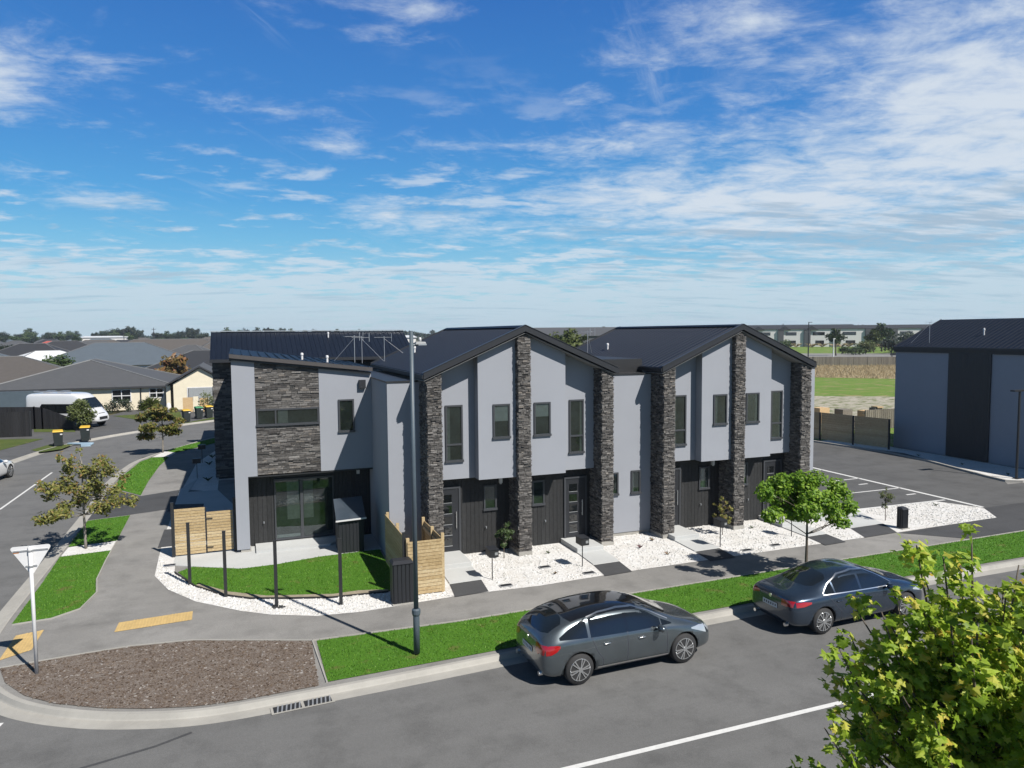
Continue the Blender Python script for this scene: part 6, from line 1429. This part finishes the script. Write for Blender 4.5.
# big dark clump on the left horizon
for k in range(14):
    x, y = -84+rng.uniform(-26, 26), 700+rng.uniform(-20, 20); far_tree('one of the tall dark pines in the clump on the left horizon', x, y, rng.uniform(1.7, 2.3)*(1-abs(x+84)/90), P[0 if k % 2 else 4], 'tall dark pines of the left clump')
for k in range(130):   # horizon hedge on the left
    a = rng.uniform(-.40, .12); D = rng.uniform(500, 900); x, y = math.sin(a)*D, math.cos(a)*D
    if place_word(x, y) is None: continue
    far_tree('tree in the dark belt along the horizon, ' + place_word(x, y), x, y, rng.uniform(1.25, 1.75)*D/700, P[rng.choice([0, 0, 1, 2, 4])], 'trees of the left horizon belt')
for k in range(36):   # trees standing between the suburb roofs
    a = rng.uniform(-.37, .0); D = rng.uniform(230, 480); x, y = math.sin(a)*D, math.cos(a)*D
    if place_word(x, y) is None: continue
    far_tree('garden tree among the distant suburb roofs, ' + place_word(x, y), x, y, rng.uniform(.55, .8), P[rng.choice([1, 2, 3, 0, 5])], 'garden trees of the suburb')
for k in range(150):   # rest of the horizon
    a = rng.uniform(.05, 1.12); D = rng.uniform(600, 1100); x, y = math.sin(a)*D, math.cos(a)*D
    if place_word(x, y) is None: continue
    far_tree('tree in the low belt along the horizon, ' + place_word(x, y), x, y, rng.uniform(1.05, 1.5)*D/800, P[rng.choice([0, 1, 2, 3, 4])], 'trees of the right horizon belt')
for lb, x, y, s_, p in [('bright green tree leftmost of the group between the two gables', 48.5, 112, 1.08, 3), ('tall bright green tree in the middle of the group between the two gables', 51.8, 113, 1.25, 3), ('green tree right of the tallest between the two gables', 56.2, 117, 1.15, 3), ('rounded green tree hiding the house behind the first gable', 61, 138, 1.1, 2), ('lower green tree below the antenna between the two gables', 52.5, 104, .85, 3), ('dark round tree farther behind the first gable slope', 66, 160, .95, 1)]:
    far_tree(lb, x, y, s_, P[p], 'trees between the gables')

# ------------------------------------------------------------------ open land, park and townhouses on the right
stf = lambda nm, poly, z, m, lb, cat: tag(sheet(nm, poly, z, M[m]), lb, cat, kind='stuff')
A1 = [(36.6, 38.9), (36.0, 64), (36, 110), (110, 128), (150, 96), (70, 36), (47, 34.9), (38, 35.2)]
stf('field', A1, .02, 'field', 'green field behind the timber fence', 'grass')
stf('dirt', [(38, 42), (40, 58), (52, 74), (60, 66.5), (74, 58), (70, 48), (56, 42)], .04, 'dirt', 'pale stony dirt strip in front of the green field', 'dirt')
stf('dry_grass', [(70, 108), (86, 92), (98, 78), (112, 78), (146, 96), (128, 113), (112, 121.6), (80, 121)], .045, 'dry', 'tall dry grass below the grey fence', 'dry grass')
def straw():
    rng = random.Random(4); poly = [(78, 99), (86, 91.5), (98, 78), (110, 79), (134, 106), (127, 113), (112, 121.3), (90, 118)]; mb = MB(); k = 0
    while k < 21000:
        x = rng.uniform(76, 134); y = rng.uniform(78, 121)
        if not inpoly(x, y, poly): continue
        k += 1; h = rng.uniform(.15, .62)*(.55+.6*abs(math.sin(x*.31+y*.17))); a_ = rng.uniform(0, 6.28); w_ = .05; lx, ly = rng.gauss(0, .2), rng.gauss(0, .2); n = len(mb.v)
        mb.v += [(x-math.cos(a_)*w_, y-math.sin(a_)*w_, .03), (x+math.cos(a_)*w_, y+math.sin(a_)*w_, .03), (x+lx, y+ly, h)]; mb.f.append((n, n+1, n+2))
    tag(mb.build('tall_grass', M['strawblade']), 'tall dry straw-coloured grass below the grey fence', 'dry grass', kind='stuff')
straw()
fence('grey_fence', 'long weathered grey board fence beyond the dry grass', [(88, 138.5), (113.5, 122.2), (127.3, 113.8), (160, 94)], M['oldwood'], 1.9)
# park
stf('park_lawn', [(100, 155), (160, 128), (240, 120), (330, 280), (260, 340), (180, 360), (90, 260)], .02, 'field', 'mown green lawn of the park beyond the grey fence', 'grass')
sheet('park_road', [(100, 173), (138, 149), (161.5, 141.6), (200, 112), (240, 142), (195, 171), (173.5, 187.3), (120, 222)], .05, M['footpath'])
fence('post_fence', 'low pale rail fence at the edge of the park lawn', [(112, 158, .7), (150, 135, .7), (176, 119, .7)], M['oldwood'], .7, .1) if False else None
t = thing('park_bench', 'dark park bench beside the park road', 'bench', (168, 150, .05), -.55)
MB().box(-1.6, 1.6, -.25, .25, .42, .5).build('seat', M['dark'], t, local=True); MB().box(-1.6, 1.6, .2, .28, .5, .95).build('backrest', M['dark'], t, local=True)
for x in (-1.2, 1.2): MB().box(x-.08, x+.08, -.22, .22, 0, .42).build('leg', M['dark'], t, local=True)
t = thing('white_pole', 'white lamp pole at the edge of the park lawn', 'pole', (146, 150, .05)); MB().tube([(0, 0, 0), (0, 0, 5.2)], [.18, .13], 8).build('pole', M['white'], t, local=True); MB().box(-.12, .5, -.12, .12, 5.1, 5.25).build('lamp_head', M['white'], t, local=True)
t = thing('dark_pole', 'dark street lamp pole rising above the townhouse roofs', 'pole', (118, 128.5, .05)); MB().tube([(0, 0, 0), (0, 0, 9.2)], [.14, .09], 8).build('pole', M['dark'], t, local=True); MB().box(-.1, .9, -.1, .1, 9.1, 9.22).build('lamp_head', M['dark'], t, local=True)
far_tree('lone round dark green tree on the park lawn', 163, 166.5, 1.02, P[1], 'park trees')
for lb, x, y, s_, p in [('small round dark shrub before the last white townhouse', 172, 168, .62, 7), ('broad olive bush in the park shrub group', 180, 172, .95, 8), ('taller dark tree behind the park shrub group', 206, 190, 1.25, 1), ('dark bush right of the olive bush', 186, 168, .95, 9), ('dark tall bush at the corner of the shaded side building', 197, 172, 1.30, 9), ('olive tree behind the park shrubs', 196, 184, 1.15, 3), ('dark shrub above the right slope of the second gable', 172, 200, .95, 7), ('brownish shrub left above the second gable slope', 176, 222, .85, 6), ('dark tree against the dark end townhouses', 214, 196, 1.2, 0), ('pale bush at the far right of the park shrub group', 203, 180, .8, 8), ('low green bush left of the broad olive bush', 176, 176, .55, 7)]:
    far_tree(lb, x, y, s_, P[p], 'park shrubs')
rng = random.Random(55); 
for k in range(28):
    u_ = k/27; x, y = 206+u_*84, 276-u_*60; t_ = tuft('clump of straw-coloured ornamental grass before the townhouses', x+rng.uniform(-2, 2), y+rng.uniform(-3, 3), 3.2, M['strawblade'], 400+k, 110, 'ornamental grass before the townhouses', .02)
    t_.scale = (1, 1, .7)
# townhouse row
ax = Vector((.80, -.60)); base = Vector((214, 285))
def townhouse(i, off, w, white, label, gab=True, h=7.9):
    p = base+ax*off; t = thing('townhouse', label, 'townhouse', (p.x, p.y, 0), math.atan2(ax.y, ax.x), 'townhouse row beyond the park')
    wm = M['hwhite'] if white else M['charcoal']
    MB().box(0, w, 0, 10, 0, h).build('wall', wm, t, local=True)
    MB().box(0, w*.22, -.8, -.01, 0, h).build('party_wall', M['tile_grey'], t, local=True)
    r_ = MB().hexa([(-.1, -.35, h), (w+.1, -.35, h), (w+.1, 5, h+1.5), (-.1, 5, h+1.5), (-.1, -.35, h+.25), (w+.1, -.35, h+.25), (w+.1, 5, h+1.7), (-.1, 5, h+1.7)]).build('roof', M['tile_dark'], t, local=True)
    if gab:
        MB().add([(0, -.9, h-.3), (w*.5, -.9, h-.3), (w*.25, -.9, h+1.5), (w*.25, 4.4, h+1.75)], [(0, 1, 2), (1, 3, 2), (0, 2, 3), (0, 3, 1)]).build('gable', M['tile_dark'], t, local=True)
    for a, b, z0, z1 in [(.3, .72, .66, .84), (.4, .7, .1, .36)]:
        wn = MB().box(w*a, w*b, -.06, -.005, h*z0, h*z1).build('window', M['frame'], t, local=True); MB().box(w*a+.1, w*b-.1, -.09, -.06, h*z0+.1, h*z1-.1).build('pane', M['carglass'], wn, local=True)
ofs = 0
for i, (w, white, gab, lb) in enumerate([(11, 1, 1, 'leftmost white townhouse of the row, partly behind shrubs'), (11, 1, 1, 'second white townhouse of the row from the left'), (11, 1, 1, 'third white townhouse of the row, above the golden grasses'), (12, 1, 1, 'white townhouse left of the round park tree'), (13, 1, 0, 'wide white townhouse behind the round park tree'), (10, 0, 0, 'dark townhouse between two white ones'), (12, 1, 0, 'white townhouse left of the dark end block'), (14, 1, 0, 'last white townhouse beside the dark end block'), (11, 0, 1, 'first dark gabled townhouse of the end block'), (11, 0, 1, 'second dark gabled townhouse of the end block'), (14, 0, 1, 'rightmost dark gabled townhouse behind the shrubs')]):
    townhouse(i, ofs, w, white, lb, gab); ofs += w+.15
# building site corner behind the timber fence
t = thing('timber_stack', 'pale timber crates stacked behind the timber fence', 'timber stack', (44.8, 47, 0))
for k in range(3): mb = MB(); mb.box(44+k*1.5, 45.0+k*1.5, 46.5-k*.9, 47.4-k*.9, 0, 1.2-.1*k); mb.build('crate', M['oldwood' if k == 1 else 'brownwood'], t)
t = thing('site_fence', 'tall slatted timber screen beside the shaded building', 'fence', (45.5, 42, 0))
mb = MB(); boards(mb, 43.9, 48.2, 41.8, 41.9, .02, 1.5, .2, .03); mb.build('boards', M['oldwood'], t); MB().box(43.8, 48.3, 41.9, 42.0, 1.2, 1.3).build('rail', M['oldwood'], t)
t = thing('concrete_pile', 'low pale heap of stones behind the timber fence', 'stone heap', (42.2, 48, 0)); rng = random.Random(3); mb = MB()
for k in range(30): x, y = 42+rng.uniform(-1.5, 1.5), 49+rng.uniform(-1.5, 1.5); s_ = rng.uniform(.15, .4); mb.hexa([(x-s_, y-s_, 0), (x+s_, y-s_, 0), (x+s_, y+s_, 0), (x-s_, y+s_, 0), (x-s_*.6, y-s_*.7, s_*1.5), (x+s_*.7, y-s_*.5, s_*1.3), (x+s_*.5, y+s_*.7, s_*1.5), (x-s_*.6, y+s_*.5, s_*1.7)])
mb.build('stones', M['concrete'], t)
t = thing('yellow_pallet', 'small pale box on top of the timber screen', 'box', (46.2, 43.2, 0)); MB().box(45.8, 46.4, 42.5, 43.1, 1.5, 1.62).build('box', M['pine'], t); MB().box(45.7, 46.4, 42.6, 43.2, 0, 1.5).build('stand', M['oldwood'], t)
# far woods: low continuous mass right on the horizon
rng = random.Random(808); mb = MB()
for k in range(15000):
    a = rng.uniform(-.45, 1.15); D = rng.uniform(850, 1250); w_ = 6.2+2.2*math.sin(a*37)+1.6*math.sin(a*91+1)
    x, y, z_ = math.sin(a)*D, math.cos(a)*D, max(0, w_)*rng.random()**.7*D/1000+.3; s_ = rng.uniform(1.4, 3.0); n = len(mb.v); b_ = rng.uniform(0, 6.28); c_, d_ = math.cos(b_)*s_, math.sin(b_)*s_
    mb.v += [(x-c_, y-d_, z_-s_*.5), (x+c_, y+d_, z_-s_*.4), (x+d_*.3, y-c_*.3, z_+s_*.7)]; mb.f.append((n, n+1, n+2))
tag(mb.build('distant_woods', M['leaf_dark']), 'low dark line of distant woods along the whole horizon', 'woods', kind='stuff')
# utility poles on the horizon
rng = random.Random(71)
for k in range(12):
    a = rng.uniform(-.36, 1.05); D = rng.uniform(380, 600); x, y = math.sin(a)*D, math.cos(a)*D
    t = thing('utility_pole', 'thin utility pole rising above the horizon trees', 'pole', (x, y, 0), 0, 'utility poles on the horizon')
    MB().tube([(0, 0, 0), (0, 0, 11.5)], [.22, .15], 5).build('pole', M['tile_dark'], t, local=True); MB().box(-1, 1, -.1, .1, 10.6, 10.8).build('crossarm', M['tile_dark'], t, local=True)
for o in list(COL.objects):
    if o.type == 'MESH' and len(o.data.vertices) == 0: bpy.data.objects.remove(o, do_unlink=True)
# common light level: every surface colour is scaled for the exposure set at the top
def scale_colours(k):
    for m in bpy.data.materials:
        if not m.use_nodes: continue
        nt = m.node_tree
        for n in list(nt.nodes):
            if n.type in ('BSDF_PRINCIPLED', 'BSDF_TRANSLUCENT'):
                s_ = n.inputs[0]
                if n.type == 'BSDF_PRINCIPLED' and n.inputs['Metallic'].default_value > .6: continue
                if s_.is_linked:
                    x = nt.nodes.new('ShaderNodeMix'); x.data_type = 'RGBA'; x.blend_type = 'MULTIPLY'; x.inputs[0].default_value = 1; x.inputs[7].default_value = (k, k, k, 1)
                    nt.links.new(s_.links[0].from_socket, x.inputs[6]); nt.links.new(x.outputs[2], s_)
scale_colours(.69)
# ------------------------------------------------------------------ the air between here and the horizon
hz = MB().box(-1400, 1500, -60, 1400, -1.2, 26).build('haze', bpy.data.materials.new('haze_air'))
hz['kind'] = 'stuff'; hz['label'] = 'thin pale haze in the air over the whole scene'; hz['category'] = 'haze'
hm = hz.data.materials[0]; hm.use_nodes = True; hn = hm.node_tree
for n_ in list(hn.nodes):
    if n_.type == 'BSDF_PRINCIPLED': hn.nodes.remove(n_)
pv = hn.nodes.new('ShaderNodeVolumePrincipled'); pv.inputs['Color'].default_value = (.80, .88, 1.0, 1); pv.inputs['Density'].default_value = .00017; pv.inputs['Anisotropy'].default_value = .2
hn.links.new(pv.outputs[0], hn.nodes['Material Output'].inputs['Volume'])
